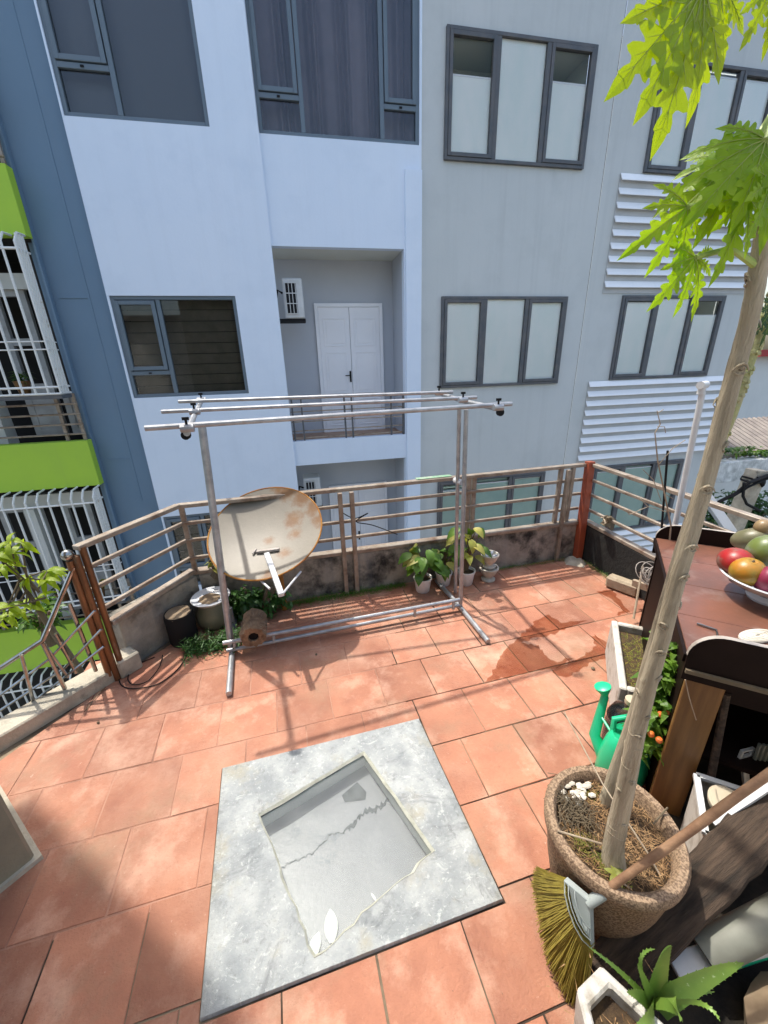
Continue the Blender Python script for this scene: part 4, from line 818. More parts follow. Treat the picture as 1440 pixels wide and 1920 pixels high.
mb = MB(); mb.beam(dishpt(-0.04, -0.15, 0.008), dishpt(0.11, -0.13, 0.008), 0.025, 0.014); mb.beam(dishpt(-0.06, -0.17, 0.01), dishpt(-0.045, -0.13, 0.012), 0.01, 0.01); mb.build('bracket', 'blacksteel' if 'blacksteel' in M else 'edge', sd, smooth=False)
tb([(-0.355,2.330,0.538), (-0.277,2.200,0.526)], 0.007, 'stay_rod', 'white', sd); tb([(-0.087,2.330,0.546), (-0.204,2.100,0.531)], 0.007, 'stay_rod', 'white', sd)
tb([(-0.26, 2.76, 0.0), (-0.26, 2.76, 0.60), ca + NRM * -0.09], 0.024, 'mast', 'rust', sd)
# ================================================================ THINGS AT THE LEFT CORNER
t = thing('drum', 'black drum with a sandy crusted top beside the glazed jar', 'drum', (-0.93, 2.60, 0))
mb = MB(); mb.lathe([(0.085, 0), (0.092, 0.02), (0.094, 0.21), (0.088, 0.235), (0.08, 0.228)], (-0.945, 2.55, 0), 24); mb.build('body', 'black', t)
mb = MB(); mb.lathe([(0.084, 0.222), (0.078, 0.236), (0.04, 0.243), (0.001, 0.24)], (-0.945, 2.55, 0), 18, jit=0.10); mb.build('crust', 'cardboard', t)
t = thing('glazed_jar', 'squat glazed jar with a white rimmed basin on top beside the dish', 'jar', (-0.76, 2.72, 0))
mb = MB(); mb.lathe([(0.07, 0), (0.12, 0.06), (0.125, 0.12), (0.10, 0.19), (0.095, 0.22)], (-0.755, 2.68, 0), 26); mb.build('jar', 'glaze', t)
mb = MB(); mb.lathe([(0.06, 0.19), (0.115, 0.225), (0.135, 0.25), (0.128, 0.256), (0.10, 0.238), (0.04, 0.23), (0.001, 0.23)], (-0.755, 2.68, 0), 28); mb.build('basin', 'porcelain', t)
mb = MB(); mb.lathe([(0.075, 0.2365), (0.05, 0.2345), (0.001, 0.2335)], (-0.76, 2.67, 0.002), 18, jit=0.15); mb.build('dry_mud', 'cardboard', t)
t = thing('husk_log', 'short frayed hollow husk log balanced on the base bars of the clothes rack', 'log', (-0.45, 2.45, 0.13))
ax = (Vector((-0.429,2.244,0.160)) , Vector((-0.442,2.516,0.160)))
d_ = (ax[1] - ax[0]).normalized(); Q = d_.to_track_quat('Z', 'Y').to_matrix()
mb = MB(); mb.lathe([(0.030, 0.04), (0.034, 0.0), (0.072, -0.004), (0.082, 0.03), (0.078, 0.10), (0.084, 0.19), (0.066, 0.24), (0.02, 0.245)], ax[0], 26, rot=Q, jit=0.13); mb.build('husk', 'log', t)
mb = MB()
for i in range(170):
    a = random.uniform(0, 6.28); z = random.uniform(0.0, 0.2); p = ax[0] + Q @ Vector((0.078 * math.cos(a), 0.078 * math.sin(a), z)); dd = Q @ Vector((math.cos(a), math.sin(a), random.uniform(-1.5, 1.5)))
    mb.blade(p, dd, (0, 0, 1), random.uniform(0.015, 0.04), 0.008, 0.5, 1)
mb.build('loose_fibre', 'twig', t)
mb = MB(); mb.lathe([(0.032, 0.015), (0.001, 0.015)], ax[0], 14, rot=Q); mb.build('hollow', 'black', t)
def wire(name, pts, r, lab, cat, mt='black', **k):
    out = []; P_ = [Vector(p) for p in pts]
    for i in range(len(P_) - 1):
        a = P_[max(i - 1, 0)]; b = P_[i]; c = P_[i + 1]; e = P_[min(i + 2, len(P_) - 1)]
        for j in range(6):
            s_ = j / 6; out.append(0.5 * ((2 * b) + (c - a) * s_ + (2 * a - 5 * b + 4 * c - e) * s_ ** 2 + (3 * b - a - 3 * c + e) * s_ ** 3))
    out.append(P_[-1]); mb = MB(); mb.tube(out, r, 6); return mb.build(name, mt, label=lab, cat=cat, **k)
wire('cable', [(-0.929,2.465,0.010), (-0.892,2.374,0.006), (-0.922,2.231,0.006), (-1.005,2.137,0.006), (-1.137,2.134,0.006), (-1.218,2.180,0.006), (-1.264,2.259,0.006)], 0.0035, 'outer loop of thin black cable on the tiles below the black drum', 'cable')
wire('cable', [(-1.052,2.413,0.006), (-1.037,2.284,0.009), (-1.075,2.173,0.009), (-1.155,2.170,0.009), (-1.206,2.250,0.009), (-1.193,2.346,0.006), (-1.098,2.404,0.006)], 0.003, 'inner small loop of thin cable beside the brown left post', 'cable')
wire('stick', [(-1.305,2.182,0.012), (-1.334,2.110,0.008), (-1.346,2.017,0.006)], 0.003, 'thin brown stick lying on the tiles near the left kerb', 'stick', 'stem')
for p, lab in (((1.615,1.626,0.008), 'small round dark snail shell on the tiles near the watering can'), ((-0.043,2.168,0.006), 'tiny dark crumb on the tiles under the rack shadow'), ((-1.238,1.912,0.005), 'tiny dark crumb on the tiles near the left kerb')):
    mb = MB(); mb.lathe([(0.001, -0.007), (0.009, -0.004), (0.012, 0.001), (0.007, 0.007), (0.001, 0.009)], p, 9, jit=0.15, sx=1 if 'snail' in lab else 0.6, sy=1 if 'snail' in lab else 0.5); mb.build('crumb', 'stem', label=lab, cat='debris')
mb = MB()
for i in range(260):
    x = random.uniform(-1.1, 2.2); y = random.uniform(0.3, 2.7); 
    if -0.6 < x < 0.6 and 0.6 < y < 1.55: continue
    a = random.uniform(0, 6.28); l = random.uniform(0.003, 0.009); mb.blade((x, y, 0.002), (math.cos(a), math.sin(a), 0.15), (0, 0, 1), l, l * 0.5, 0.4, 1)
mb.build('leaf_litter', 'stem', label='scattered specks of dry litter on the tiles', cat='litter', kind='stuff')
# weeds along the parapet
def weeds(segs, n, nm, lab, mt='weed', size=0.022, spread=0.05, hmax=0.04):
    mb = MB()
    for i in range(n):
        a, b = random.choice(segs); p = Vector(a).lerp(Vector(b), random.random()); q = (p.x + random.gauss(0, 0.012), p.y - abs(random.gauss(0, spread * 0.6)), random.uniform(0, hmax) * random.random())
        an = random.uniform(0, 6.28); mb.blade(q, (math.cos(an), math.sin(an), random.uniform(0.2, 1.6)), (random.gauss(0, .4), random.gauss(0, .4), 1), size * random.uniform(0.6, 1.5), size * 0.6, 0.6, 1)
    return mb.build(nm, mt, label=lab, cat='weeds', kind='stuff')
weeds([((-0.3, 2.83, 0), (0.75, 2.885, 0))], 2200, 'ground_cover', 'strip of tiny green weeds at the foot of the wall between dish and pots', spread=0.055)
weeds([((1.6, 2.915, 0), (2.33, 2.925, 0)), ((2.47, 2.85, 0), (2.47, 2.3, 0))], 1300, 'ground_cover', 'thin line of green moss under the back right corner wall', spread=0.03, size=0.016)
weeds([((-0.78, 2.72, 0), (-0.35, 2.78, 0)), ((-0.90, 2.45, 0), (-0.55, 2.50, 0))], 2000, 'ground_cover', 'dark weeds growing round the jar and drum', 'darkleaf', 0.045, 0.10, 0.12)
foliage_mass('leafy_shrub', 'dark leafy plant in the shade underneath the satellite dish', 'shrub', (-0.42, 2.72, 0.17), (0.26, 0.10, 0.19), 700, 'darkleaf', 0.055)
foliage_mass('seedling', 'pale sprig poking through the railing above the jar', 'seedling', (-0.72, 2.86, 0.42), (0.10, 0.05, 0.07), 50, 'leafyellow', 0.05)
# ================================================================ POTTED PLANTS BY THE WALL
def pot_plant(x, y, r, h, n, lab, sp, lmat='leaf', hgt=0.3, big=0.12):
    t = thing('potted_plant', lab, 'potted plant', (x, y, 0), 'white pots in front of the back wall')
    mb = MB(); mb.lathe([(r * 0.72, 0), (r * 0.78, 0.006), (r, h - 0.015), (r * 1.08, h - 0.012), (r * 1.08, h), (r * 0.95, h), (r * 0.92, h - 0.02), (0.001, h - 0.022)], (x, y, 0), 22); mb.build('pot', 'potwhite', t)
    mb = MB(); mb.lathe([(r * 0.92, h - 0.018), (r * 0.5, h - 0.008), (0.001, h - 0.006)], (x, y, 0), 14, jit=0.1); mb.build('soil', 'soil', t)
    sm = MB(); lm = MB(); ly = MB()
    for i in range(n):
        a = random.uniform(0, 6.28); rr_ = sp * random.random() ** 0.6; z = h + hgt * random.uniform(0.25, 1); p = (x + rr_ * math.cos(a), y + rr_ * 0.6 * math.sin(a) - 0.02, z)
        sm.tube([(x + random.uniform(-.02, .02), y, h - 0.01), (x + rr_ * 0.5 * math.cos(a), y + rr_ * 0.35 * math.sin(a), h + (z - h) * 0.7), p], [0.004, 0.0035, 0.002], 5)
        aa = a + random.uniform(-0.6, 0.6); (ly if random.random() < 0.28 else lm).blade(p, (math.cos(aa), math.sin(aa) - 0.25, random.uniform(-0.5, 0.3)), (0, -0.5, 1), big * random.uniform(0.7, 1.2), big * 0.62, 0.7, 4, 0.25)
    sm.build('stems', 'stem', t); lm.build('foliage', lmat, t); ly.build('pale_foliage', 'leafyellow', t); return t
pot_plant(0.872, 2.745, 0.072, 0.13, 28, 'leftmost white pot with broad green leaves by the back wall', 0.11, hgt=0.30)
pot_plant(1.075, 2.80, 0.068, 0.12, 24, 'white pot with leafy plant directly behind the rack uprights', 0.12, hgt=0.27, big=0.10)
pot_plant(1.262, 2.76, 0.072, 0.13, 26, 'tallest leafy white pot beside the stacked cream urns', 0.10, hgt=0.46, big=0.11)
def urn(x, y, z, s_, lab, nm):
    t = thing(nm, lab, 'urn', (x, y, z), 'stacked cream urns')
    mb = MB(); mb.lathe([(0.058 * s_, 0), (0.060 * s_, 0.012), (0.036 * s_, 0.024), (0.034 * s_, 0.04), (0.058 * s_, 0.06), (0.072 * s_, 0.095), (0.070 * s_, 0.108), (0.084 * s_, 0.112), (0.084 * s_, 0.124), (0.070 * s_, 0.125), (0.062 * s_, 0.105), (0.001, 0.10)], (x, y, z), 26); mb.build('bowl', 'urn', t); return t
urn(1.475, 2.77, 0.0, 1.0, 'lower cream stone urn standing on the tiles under another urn', 'stone_urn')
u2 = urn(1.475, 2.77, 0.126, 0.92, 'upper cream stone urn filled with white pebbles', 'stone_urn')
mb = MB()
for i in range(26):
    a = random.uniform(0, 6.28); q = 0.055 * random.random() ** 0.5; mb.lathe([(0.001, -0.008), (0.010, -0.004), (0.012, 0.002), (0.006, 0.009), (0.001, 0.010)], (1.475 + q * math.cos(a), 2.77 + q * math.sin(a), 0.242 + random.uniform(0, 0.012)), 6, jit=0.2)
mb.build('pebbles', 'porcelain', u2, kind='stuff')
wire('wire_scrap', [(0.250,2.880,0.722), (0.349,2.860,0.665), (0.458,2.870,0.694), (0.360,2.860,0.637), (0.496,2.870,0.585), (0.692,2.870,0.482)], 0.004, 'dark scrap of wire caught on the middle railing rails right of the dish', 'wire')
# ================================================================ RIGHT SIDE BITS
pp = thing('white_pole', 'tall white plastic pole with a tee fitting on top near the right railing', 'pole', (2.29, 1.90, 0))
tb([(2.295, 1.90, 0.0), (2.288,1.900,0.810), (2.243,1.900,1.595)], 0.0165, 'pole', 'white', pp, 14)
c_ = Vector((2.234,1.900,1.633)); tb([c_ + Vector((-0.032, -0.012, 0.0)), c_ + Vector((0.034, 0.012, 0.0))], 0.021, 'tee_fitting', 'white', pp, 14); tb([c_ + Vector((0, 0, -0.05)), c_], 0.020, 'socket', 'white', pp, 14)
mb = MB(); mb.box((2.44, 2.33, 0.055), (0.10, 0.24, 0.10), R(28)); mb.build('concrete_block', 'blocks', bevel=0.016, smooth=False, label='rounded sandy block lying on the tiles by the black wall', cat='block')
tb([(2.338,2.103,0.360), (2.194,1.950,0.040)], 0.008, 'wooden_stake', 'twig', label='pale wooden stake leaning beside the planter', cat='stake')
mb = MB(); mb.beam((2.335,2.149,0.200), (2.427,1.900,0.220), 0.03, 0.05); mb.build('timber_offcut', 'twig', smooth=False, label='short timber offcut propped behind the wire coil', cat='timber')
mb = MB(); v = Vector((2.290,1.974,0.360))
for k in range(9):
    Rr = Matrix.Rotation(random.uniform(-0.7, 0.7), 3, 'X') @ Matrix.Rotation(random.uniform(-0.7, 0.7), 3, 'Y'); rr_ = random.uniform(0.05, 0.10); off = Vector([random.uniform(-0.03, 0.03) for _ in range(3)])
    mb.tube([v + off + Rr @ Vector((rr_ * math.cos(j * 0.35) * 0.8, rr_ * 0.4 * math.sin(j * 0.35) * 0.6, rr_ * math.sin(j * 0.35))) for j in range(20)], 0.003, 5)
for k in range(5): mb.tube([v + Vector([random.uniform(-0.07, 0.07) for _ in range(3)]) for _ in range(4)], 0.0025, 5)
mb.tube([v, v + Vector((0.0, 0.0, -0.36))], 0.004, 5)
mb.build('wire_coil', 'edge', label='tangled coil of pale wire beside the far left table corner', cat='wire')
tb([(1.892,1.510,0.200), (2.055,1.720,0.463), (1.933,1.750,1.313)], 0.006, 'iron_rod', 'black', label='straight thin black rod rising from the white planter', cat='rod')
t = thing('bare_sapling', 'bare leafless sapling with crooked twigs growing in the white planter', 'sapling', (1.95, 1.62, 0.2))
tb([(2.033,1.598,0.200), (2.019,1.700,0.885), (1.914,1.700,1.103), (1.826,1.700,1.283), (1.773,1.700,1.426), (1.794,1.700,1.470), (1.757,1.700,1.538)], [0.006, 0.005, 0.004, 0.004, 0.003, 0.003, 0.002], 'stem', 'twig', t, 6)
for q in ([(1.913,1.700,1.041), (1.807,1.680,1.179), (1.725,1.680,1.244)], [(1.843,1.700,1.258), (1.885,1.680,1.345), (1.962,1.690,1.379)], [(1.781,1.700,1.458), (1.824,1.700,1.455), (1.839,1.700,1.422)], [(1.918,1.700,1.087), (1.988,1.700,1.049)], [(1.967,1.700,0.972), (1.789,1.660,1.037), (1.680,1.660,1.003), (1.646,1.660,1.037)], [(1.760,1.700,1.525), (1.794,1.700,1.542)], [(1.789,1.660,1.037), (1.727,1.660,1.089)]): tb(q, 0.002, 'twig', 'twig', t, 5)
foliage_mass('withered_sprig', 'small withered brown sprig caught on the right railing', 'sprig', (2.480,2.655,0.507), (0.05, 0.05, 0.05), 30, 'twig', 0.03)
# white planter box
PT = Vector((0.60, 0.80)); PN = Vector((0.80, -0.60)); PB = Vector((1.435, 1.262))
def pq(a, b): p = PB + PT * a + PN * b; return (p.x, p.y)
pl = thing('planter_box', 'long white cement planter with mossy soil beside the watering can', 'planter', (1.75, 1.45, 0))
LNG, WID, HT = 0.60, 0.40, 0.25
mb = MB()
for r_ in ([(0, 0), (LNG, 0), (LNG, 0.035), (0, 0.035)], [(0, WID - 0.035), (LNG, WID - 0.035), (LNG, WID), (0, WID)], [(0, 0.035), (0.035, 0.035), (0.035, WID - 0.035), (0, WID - 0.035)], [(LNG - 0.035, 0.035), (LNG, 0.035), (LNG, WID - 0.035), (LNG - 0.035, WID - 0.035)]):
    mb.prism([pq(*q) for q in r_][::-1], 0.0, HT)
mb.build('box', 'whitepot', pl, smooth=False, bevel=0.006)
mb = MB(); mb.prism([pq(0.03, 0.03), pq(LNG - 0.03, 0.03), pq(LNG - 0.03, WID - 0.03), pq(0.03, WID - 0.03)][::-1], 0.03, 0.205); mb.build('soil', 'soil', pl, smooth=False)
mb = MB()
for i in range(900):
    q = pq(random.uniform(0.05, LNG - 0.05), random.uniform(0.05, WID - 0.05)); a = random.uniform(0, 6.28); mb.blade((q[0], q[1], 0.205), (math.cos(a), math.sin(a), random.uniform(0.2, 1.3)), (0, 0, 1), random.uniform(0.012, 0.04), 0.014, 0.5, 1)
mb.build('seedlings', 'moss', pl, kind='stuff')
t = thing('red_fruit_shrub', 'bushy green plant with small red berries squeezed between planter and table', 'shrub', (1.42, 1.06, 0))
mb = MB(); mb.lathe([(0.07, 0), (0.10, 0.14), (0.11, 0.14), (0.10, 0.12), (0.001, 0.12)], (1.42, 1.06, 0), 16); mb.build('pot', 'black', t)
mb = MB(); ml = MB(); mr = MB()
for i in range(380):
    tt = random.random(); p = Vector((1.298,0.936,0.280)).lerp(Vector((1.427,1.060,0.660)), tt) + Vector((max(-0.05, min(0.03, random.gauss(-0.01, 0.03))), random.gauss(0.01, 0.03), random.gauss(0, 0.04))); a = random.uniform(0, 6.28)
    ml.blade(p, (math.cos(a), math.sin(a), random.uniform(-0.3, 0.6)), (0, -0.2, 1), random.uniform(0.03, 0.075), 0.026, 0.6, 2, 0.3)
for k in range(7): mb.tube([(1.42, 1.06, 0.12), (1.40 + random.gauss(0, 0.02), 1.04, 0.3), tuple(Vector((1.298,0.936,0.280)).lerp(Vector((1.427,1.060,0.660)), k / 6))], [0.006, 0.004, 0.002], 5)
mb.build('stems', 'stem', t); ml.build('foliage', 'leaf', t)
M['berry'] = mat('orange red berry', (0.55, 0.09, 0.02), (0.65, 0.20, 0.04), 20, 0.35)
for p in ((1.311,0.949,0.440), (1.353,0.950,0.440), (1.255,0.921,0.380), (1.388,0.998,0.620), (1.264,0.892,0.380)):
    mb = MB(); mb.lathe([(0.001, -0.012), (0.009, -0.009), (0.013, 0), (0.010, 0.009), (0.001, 0.012)], p, 10); mb.build('berry', 'berry', t)
# clear jug and watering can
t = thing('water_jug', 'translucent grey plastic jug tucked between watering can and planter', 'jug', (1.435, 1.20, 0))
M['jug'] = glass('cloudy jug plastic', (0.72, 0.74, 0.68), 0.35, 0.25)
mb = MB(); mb.lathe([(0.001, 0.002), (0.085, 0.004), (0.088, 0.02), (0.088, 0.13), (0.082, 0.15), (0.088, 0.17), (0.070, 0.215), (0.026, 0.245), (0.024, 0.27)], (1.40, 1.155, 0), 26); mb.build('bottle', 'jug', t)
mb = MB(); mb.lathe([(0.028, 0.268), (0.028, 0.29), (0.001, 0.291)], (1.40, 1.155, 0), 16); mb.build('cap', 'lid', t)
wc = thing('watering_can', 'bright green plastic watering can standing behind the round papaya pot', 'watering can', (1.33, 1.03, 0))
cx, cy = 1.285, 1.03
mb = MB(); mb.lathe([(0.001, 0), (0.105, 0.002), (0.11, 0.015), (0.108, 0.12), (0.092, 0.20), (0.074, 0.245), (0.070, 0.248), (0.062, 0.24), (0.001, 0.225)], (cx, cy, 0), 28, sx=1.05, sy=0.8); mb.build('tank', 'greencan', wc)
tip = Vector((1.267,1.184,0.330)); mb = MB(); mb.tube([(cx - 0.06, cy + 0.03, 0.06), (cx - 0.08, cy + 0.10, 0.15), tip + Vector((0, -0.005, -0.015)), tip], [0.034, 0.024, 0.017, 0.016], 14); mb.build('spout', 'greencan', wc)
mb = MB(); mb.lathe([(0.015, -0.012), (0.018, 0.0), (0.034, 0.028), (0.036, 0.038), (0.030, 0.042), (0.001, 0.044)], tip, 18, rot=Vector((-0.25, 0.25, 1)).to_track_quat('Z', 'Y').to_matrix()); mb.build('rose', 'greencan', wc)
mb = MB(); mb.tube([(cx - 0.05, cy + 0.04, 0.235), (cx - 0.045, cy + 0.05, 0.29), (cx - 0.0, cy + 0.03, 0.315), (cx + 0.06, cy - 0.02, 0.28), (cx + 0.12, cy - 0.06, 0.18), (cx + 0.11, cy - 0.06, 0.07), (cx + 0.07, cy - 0.05, 0.04)], 0.013, 10); mb.build('handle', 'greencan', wc)
mb = MB(); mb.tube([(cx - 0.055, cy + 0.03, 0.22), tip.lerp(Vector((cx - 0.08, cy + 0.10, 0.15)), 0.5)], 0.006, 8); mb.build('strut', 'greencan', wc)
# ================================================================ ALTAR TABLE
TA = Vector((1.28, 0.895)); TT = Vector((0.64, 0.77)).normalized(); TN = Vector((0.77, -0.64)).normalized(); TL_ = 1.085; TW = 0.75
def tq(a, b): p = TA + TT * a + TN * b; return (p.x, p.y)
def t3(a, b, z): p = tq(a, b); return (p[0], p[1], z)
ta = thing('side_table', 'dark brown wooden table with reddish top and rounded raised end boards at the right', 'table', (1.9, 1.0, 0))
for i in range(4):
    a0_, a1_ = [0.0, 0.27, 0.55, 0.82, TL_][i:i + 2]
    mb = MB(); mb.prism([tq(a0_ + 0.001, 0), tq(a0_ + 0.001, TW), tq(a1_ - 0.001, TW), tq(a1_ - 0.001, 0)], 0.772, 0.80); mb.build('top_board', 'tabletop', ta, smooth=False, bevel=0.002)
def end_board(a, th, h):
    prof = []
    for j in range(9): q = R(90) * j / 8; prof.append((0.10 - 0.10 * math.cos(q) , 0.802 + h * math.sin(q)))
    prof = [(0.0, 0.70)] + [(0.0, 0.80)] + prof[1:] + [(TW, 0.802 + h), (TW, 0.70)]
    mb = MB(); k = len(prof); vs = [t3(a, b - 0.004, z) for b, z in prof] + [t3(a + th, b - 0.004, z) for b, z in prof]
    mb.add(vs, [tuple(range(k)), tuple(range(k, 2 * k))[::-1]] + [(j, (j + 1) % k, k + (j + 1) % k, k + j) for j in range(k)])
    o = mb.build('end_board', 'tabledark', ta, smooth=False)
    mb = MB(); pts = prof[1:-1]
    for j in range(len(pts) - 1):
        b0, z0 = pts[j]; b1, z1 = pts[j + 1]; mb.add([t3(a - 0.001, b0 - 0.006, z0 + 0.003), t3(a + th + 0.001, b0 - 0.006, z0 + 0.003), t3(a + th + 0.001, b1 - 0.006, z1 + 0.003), t3(a - 0.001, b1 - 0.006, z1 + 0.003)], [(0, 1, 2, 3)])
    mb.build('edge_strip', 'edge', o, smooth=False)
end_board(-0.018, 0.016, 0.10); end_board(TL_ + 0.002, 0.016, 0.085)
mb = MB(); mb.prism([tq(-0.004, -0.012), tq(-0.004, -0.001), tq(TL_, -0.001), tq(TL_, -0.012)][::-1], 0.765, 0.797); mb.build('front_edging', 'tabledark', ta, smooth=False)
mb = MB(); mb.prism([tq(-0.03, 0.0), tq(-0.019, 0.0), tq(-0.019, TW), tq(-0.03, TW)][::-1], 0.735, 0.750); mb.build('end_moulding', 'stem', ta, smooth=False)
mb = MB(); mb.prism([tq(-0.006, 0.015), tq(0.016, 0.015), tq(0.016, 0.13), tq(-0.006, 0.13)][::-1], 0.0, 0.77); mb.build('leg_board', 'varnish', ta, smooth=False, bevel=0.003)
mb = MB(); mb.prism([tq(0.02, 0.13), tq(0.04, 0.13), tq(0.04, TW), tq(0.02, TW)][::-1], 0.62, 0.77); mb.build('apron', 'tabledark', ta, smooth=False)
mb = MB(); mb.prism([tq(TL_ - 0.03, 0.015), tq(TL_ - 0.008, 0.015), tq(TL_ - 0.008, TW), tq(TL_ - 0.03, TW)][::-1], 0.0, 0.77); mb.prism([tq(0.02, TW - 0.02), tq(TL_, TW - 0.02), tq(TL_, TW), tq(0.02, TW)][::-1], 0.0, 0.77); mb.build('cabinet_side', 'tabledark', ta, smooth=False)  # back and far end panels added to keep the space below dark
mb = MB(); mb.prism([tq(0.03, 0.03), tq(TL_ - 0.03, 0.03), tq(TL_ - 0.03, TW - 0.02), tq(0.03, TW - 0.02)][::-1], 0.32, 0.34); mb.build('shelf', 'tabledark', ta, smooth=False)  # added to darken the space under the table
mb = MB(); mb.prism([tq(0.04, 0.02), tq(TL_ - 0.03, 0.02), tq(TL_ - 0.03, 0.035), tq(0.04, 0.035)][::-1], 0.0, 0.77); mb.build('front_panel', 'tabledark', ta, smooth=False)
# fruit bowl
BC = Vector((1.905, 1.09, 0.80))
t = thing('fruit_bowl', 'white porcelain footed bowl with blue painted band holding the mangoes', 'bowl', tuple(BC))
mb = MB(); mb.lathe([(0.07, 0), (0.075, 0.012), (0.06, 0.03), (0.10, 0.05), (0.155, 0.075), (0.185, 0.105), (0.190, 0.108), (0.187, 0.114), (0.15, 0.088), (0.09, 0.064), (0.001, 0.058)], BC, 40); mb.build('bowl', 'porcelain', t)
mb = MB()
for i in range(14):
    a = i * 6.283 / 14; x, y = math.cos(a), math.sin(a)
    mb.add([BC + Vector((x * 0.118 - y * s1 * 0.016, y * 0.118 + x * s1 * 0.016, 0.055)) for s1 in (-1, 1)] + [BC + Vector((x * 0.160 - y * s1 * 0.012, y * 0.160 + x * s1 * 0.012, 0.076)) for s1 in (1, -1)], [(0, 1, 2, 3)])
mb.build('blue_motif', 'blueglaze', t, smooth=False)
def fruit(c, r, el, col, col2, lab, nm, tilt, fine=None):
    r *= 1.3; el *= 1.3; ax_ = Matrix.Rotation(tilt[0], 3, 'X') @ Matrix.Rotation(tilt[1], 3, 'Y'); t = thing(nm, lab, 'fruit', c, 'mangoes and other fruit in the bowl')
    mm = mat(nm + ' skin ' + str(len(bpy.data.materials)), col, col2, 9, 0.38, 0.08, 90, lo=0.4, hi=0.62, col3=fine, s3=14, lo3=0.5, hi3=0.7)
    prof = [(max(0.001, r * math.sin(math.pi * j / 14) * (1 - 0.10 * math.cos(math.pi * j / 14))), -el * math.cos(math.pi * j / 14)) for j in range(15)]
    prof[-1] = (0.001, el * 0.90)
    mb = MB(); mb.lathe(prof, c, 26, rot=ax_, sy=0.92); mb.build('skin', mm, t)
    mb = MB(); v = Vector(c); mb.tube([v + ax_ @ Vector((0, 0, el * 0.88)), v + ax_ @ Vector((0.003, 0, el * 1.05))], [0.006, 0.003], 6); mb.build('stalk', 'stem', t)
fruit((1.811,1.193,0.945), 0.050, 0.062, (0.34, 0.012, 0.012), (0.18, 0.05, 0.03), 'bright red mango at the left edge of the bowl', 'red_mango', (1.3, -0.7), (0.22, 0.19, 0.15))
fruit((1.782,1.117,0.935), 0.050, 0.048, (0.40, 0.17, 0.012), (0.25, 0.19, 0.03), 'orange yellow mango at the front of the bowl', 'orange_mango', (0.2, -0.1), (0.40, 0.24, 0.02))
fruit((1.920,1.162,0.990), 0.056, 0.060, (0.13, 0.17, 0.035), (0.13, 0.17, 0.10), 'large green mango on the right of the bowl', 'green_mango', (0.5, 0.3), (0.22, 0.24, 0.17))
fruit((1.999,1.281,0.985), 0.045, 0.058, (0.12, 0.115, 0.055), (0.17, 0.155, 0.09), 'dull olive pear shaped fruit behind the mangoes', 'olive_fruit', (1.1, 0.5))
fruit((2.021,1.262,1.050), 0.030, 0.030, (0.26, 0.18, 0.09), (0.2, 0.13, 0.06), 'small round brown fruit on top of the pile', 'brown_fruit', (0, 0.5))
fruit((1.815,1.050,0.930), 0.045, 0.05, (0.22, 0.02, 0.05), (0.14, 0.02, 0.05), 'dark purple fruit at the very right edge of the bowl', 'purple_fruit', (0.6, 0))
t = thing('woven_mat', 'pale oval woven mat lying by the near raised board of the table', 'mat', (1.554,0.906,0.803))
v = Vector((1.601,0.904,0.803)); mb = MB()
for j in range(7): mb.tube([v + Vector(((0.075 - j * 0.010) * math.cos(q * 0.2618) * 1.0, (0.030 - j * 0.004) * math.sin(q * 0.2618), 0.004 + 0.001 * (j % 2))) for q in range(25)], 0.005, 5)
mb.build('coil', 'urn', t)
tb([(1.457,1.020,0.806), (1.491,0.970,0.806), (1.462,0.941,0.806)], 0.004, 'metal_hook', 'stainless', label='small bent metal hook lying on the tabletop near the mat', cat='hook')
# ================================================================ PAPAYA POT
PC2 = Vector((0.857, 0.664, 0))
pt = thing('papaya_pot', 'big round pebbled tan pot holding the papaya trunks', 'pot', (0.857, 0.664, 0))
mb = MB(); mb.lathe([(0.001, 0.0), (0.13, 0.0), (0.14, 0.01), (0.175, 0.20), (0.192, 0.345), (0.204, 0.362), (0.206, 0.385), (0.198, 0.398), (0.178, 0.398), (0.168, 0.385), (0.160, 0.345), (0.001, 0.34)], PC2, 48); mb.build('pot', 'terrazzo', pt, ang=50)
mb = MB(); mb.lathe([(0.168, 0.352), (0.13, 0.357), (0.09, 0.362), (0.05, 0.36), (0.001, 0.362)], PC2, 30, jit=0.05); mb.build('soil', 'soil', pt)
mb = MB()
for i in range(1500):
    a = random.uniform(0, 6.28); q = 0.155 * random.random() ** 0.5; x = PC2.x + q * math.cos(a); y = PC2.y + q * math.sin(a)
    if x < PC2.x - 0.02 and random.random() < 0.5: continue
    an = random.uniform(0, 6.28); mb.blade((x, y, 0.362 + random.uniform(0, 0.014)), (math.cos(an), math.sin(an), random.uniform(-0.1, 0.5)), (0, 0, 1), random.uniform(0.015, 0.05), 0.006, 0.4, 1)
mb.build('straw_litter', 'straw', pt, kind='stuff')
mb = MB()
for i in range(160):
    p0 = Vector((0.775, 0.74, 0.368)) + Vector((random.gauss(0, 0.025), random.gauss(0, 0.03), random.uniform(0, 0.02))); a = random.uniform(0, 6.28); l = random.uniform(0.02, 0.06)
    mb.tube([p0, p0 + Vector((math.cos(a) * l / 2, math.sin(a) * l / 2, 0.012)), p0 + Vector((math.cos(a + 0.5) * l, math.sin(a + 0.5) * l, 0.0))], 0.0012, 4)
mb.build('root_tangle', 'stem', pt, kind='stuff')
mb = MB()
for i in range(700):
    c = random.choice([(0.745, 0.655), (0.77, 0.60), (0.86, 0.79), (0.80, 0.57)]); p0 = (c[0] + random.gauss(0, 0.018), c[1] + random.gauss(0, 0.018), 0.366); a = random.uniform(0, 6.28)
    mb.blade(p0, (math.cos(a), math.sin(a), random.uniform(0.3, 1.5)), (0, 0, 1), random.uniform(0.006, 0.018), 0.006, 0.3, 1)
mb.build('moss', 'moss', pt, kind='stuff')
mb = MB()
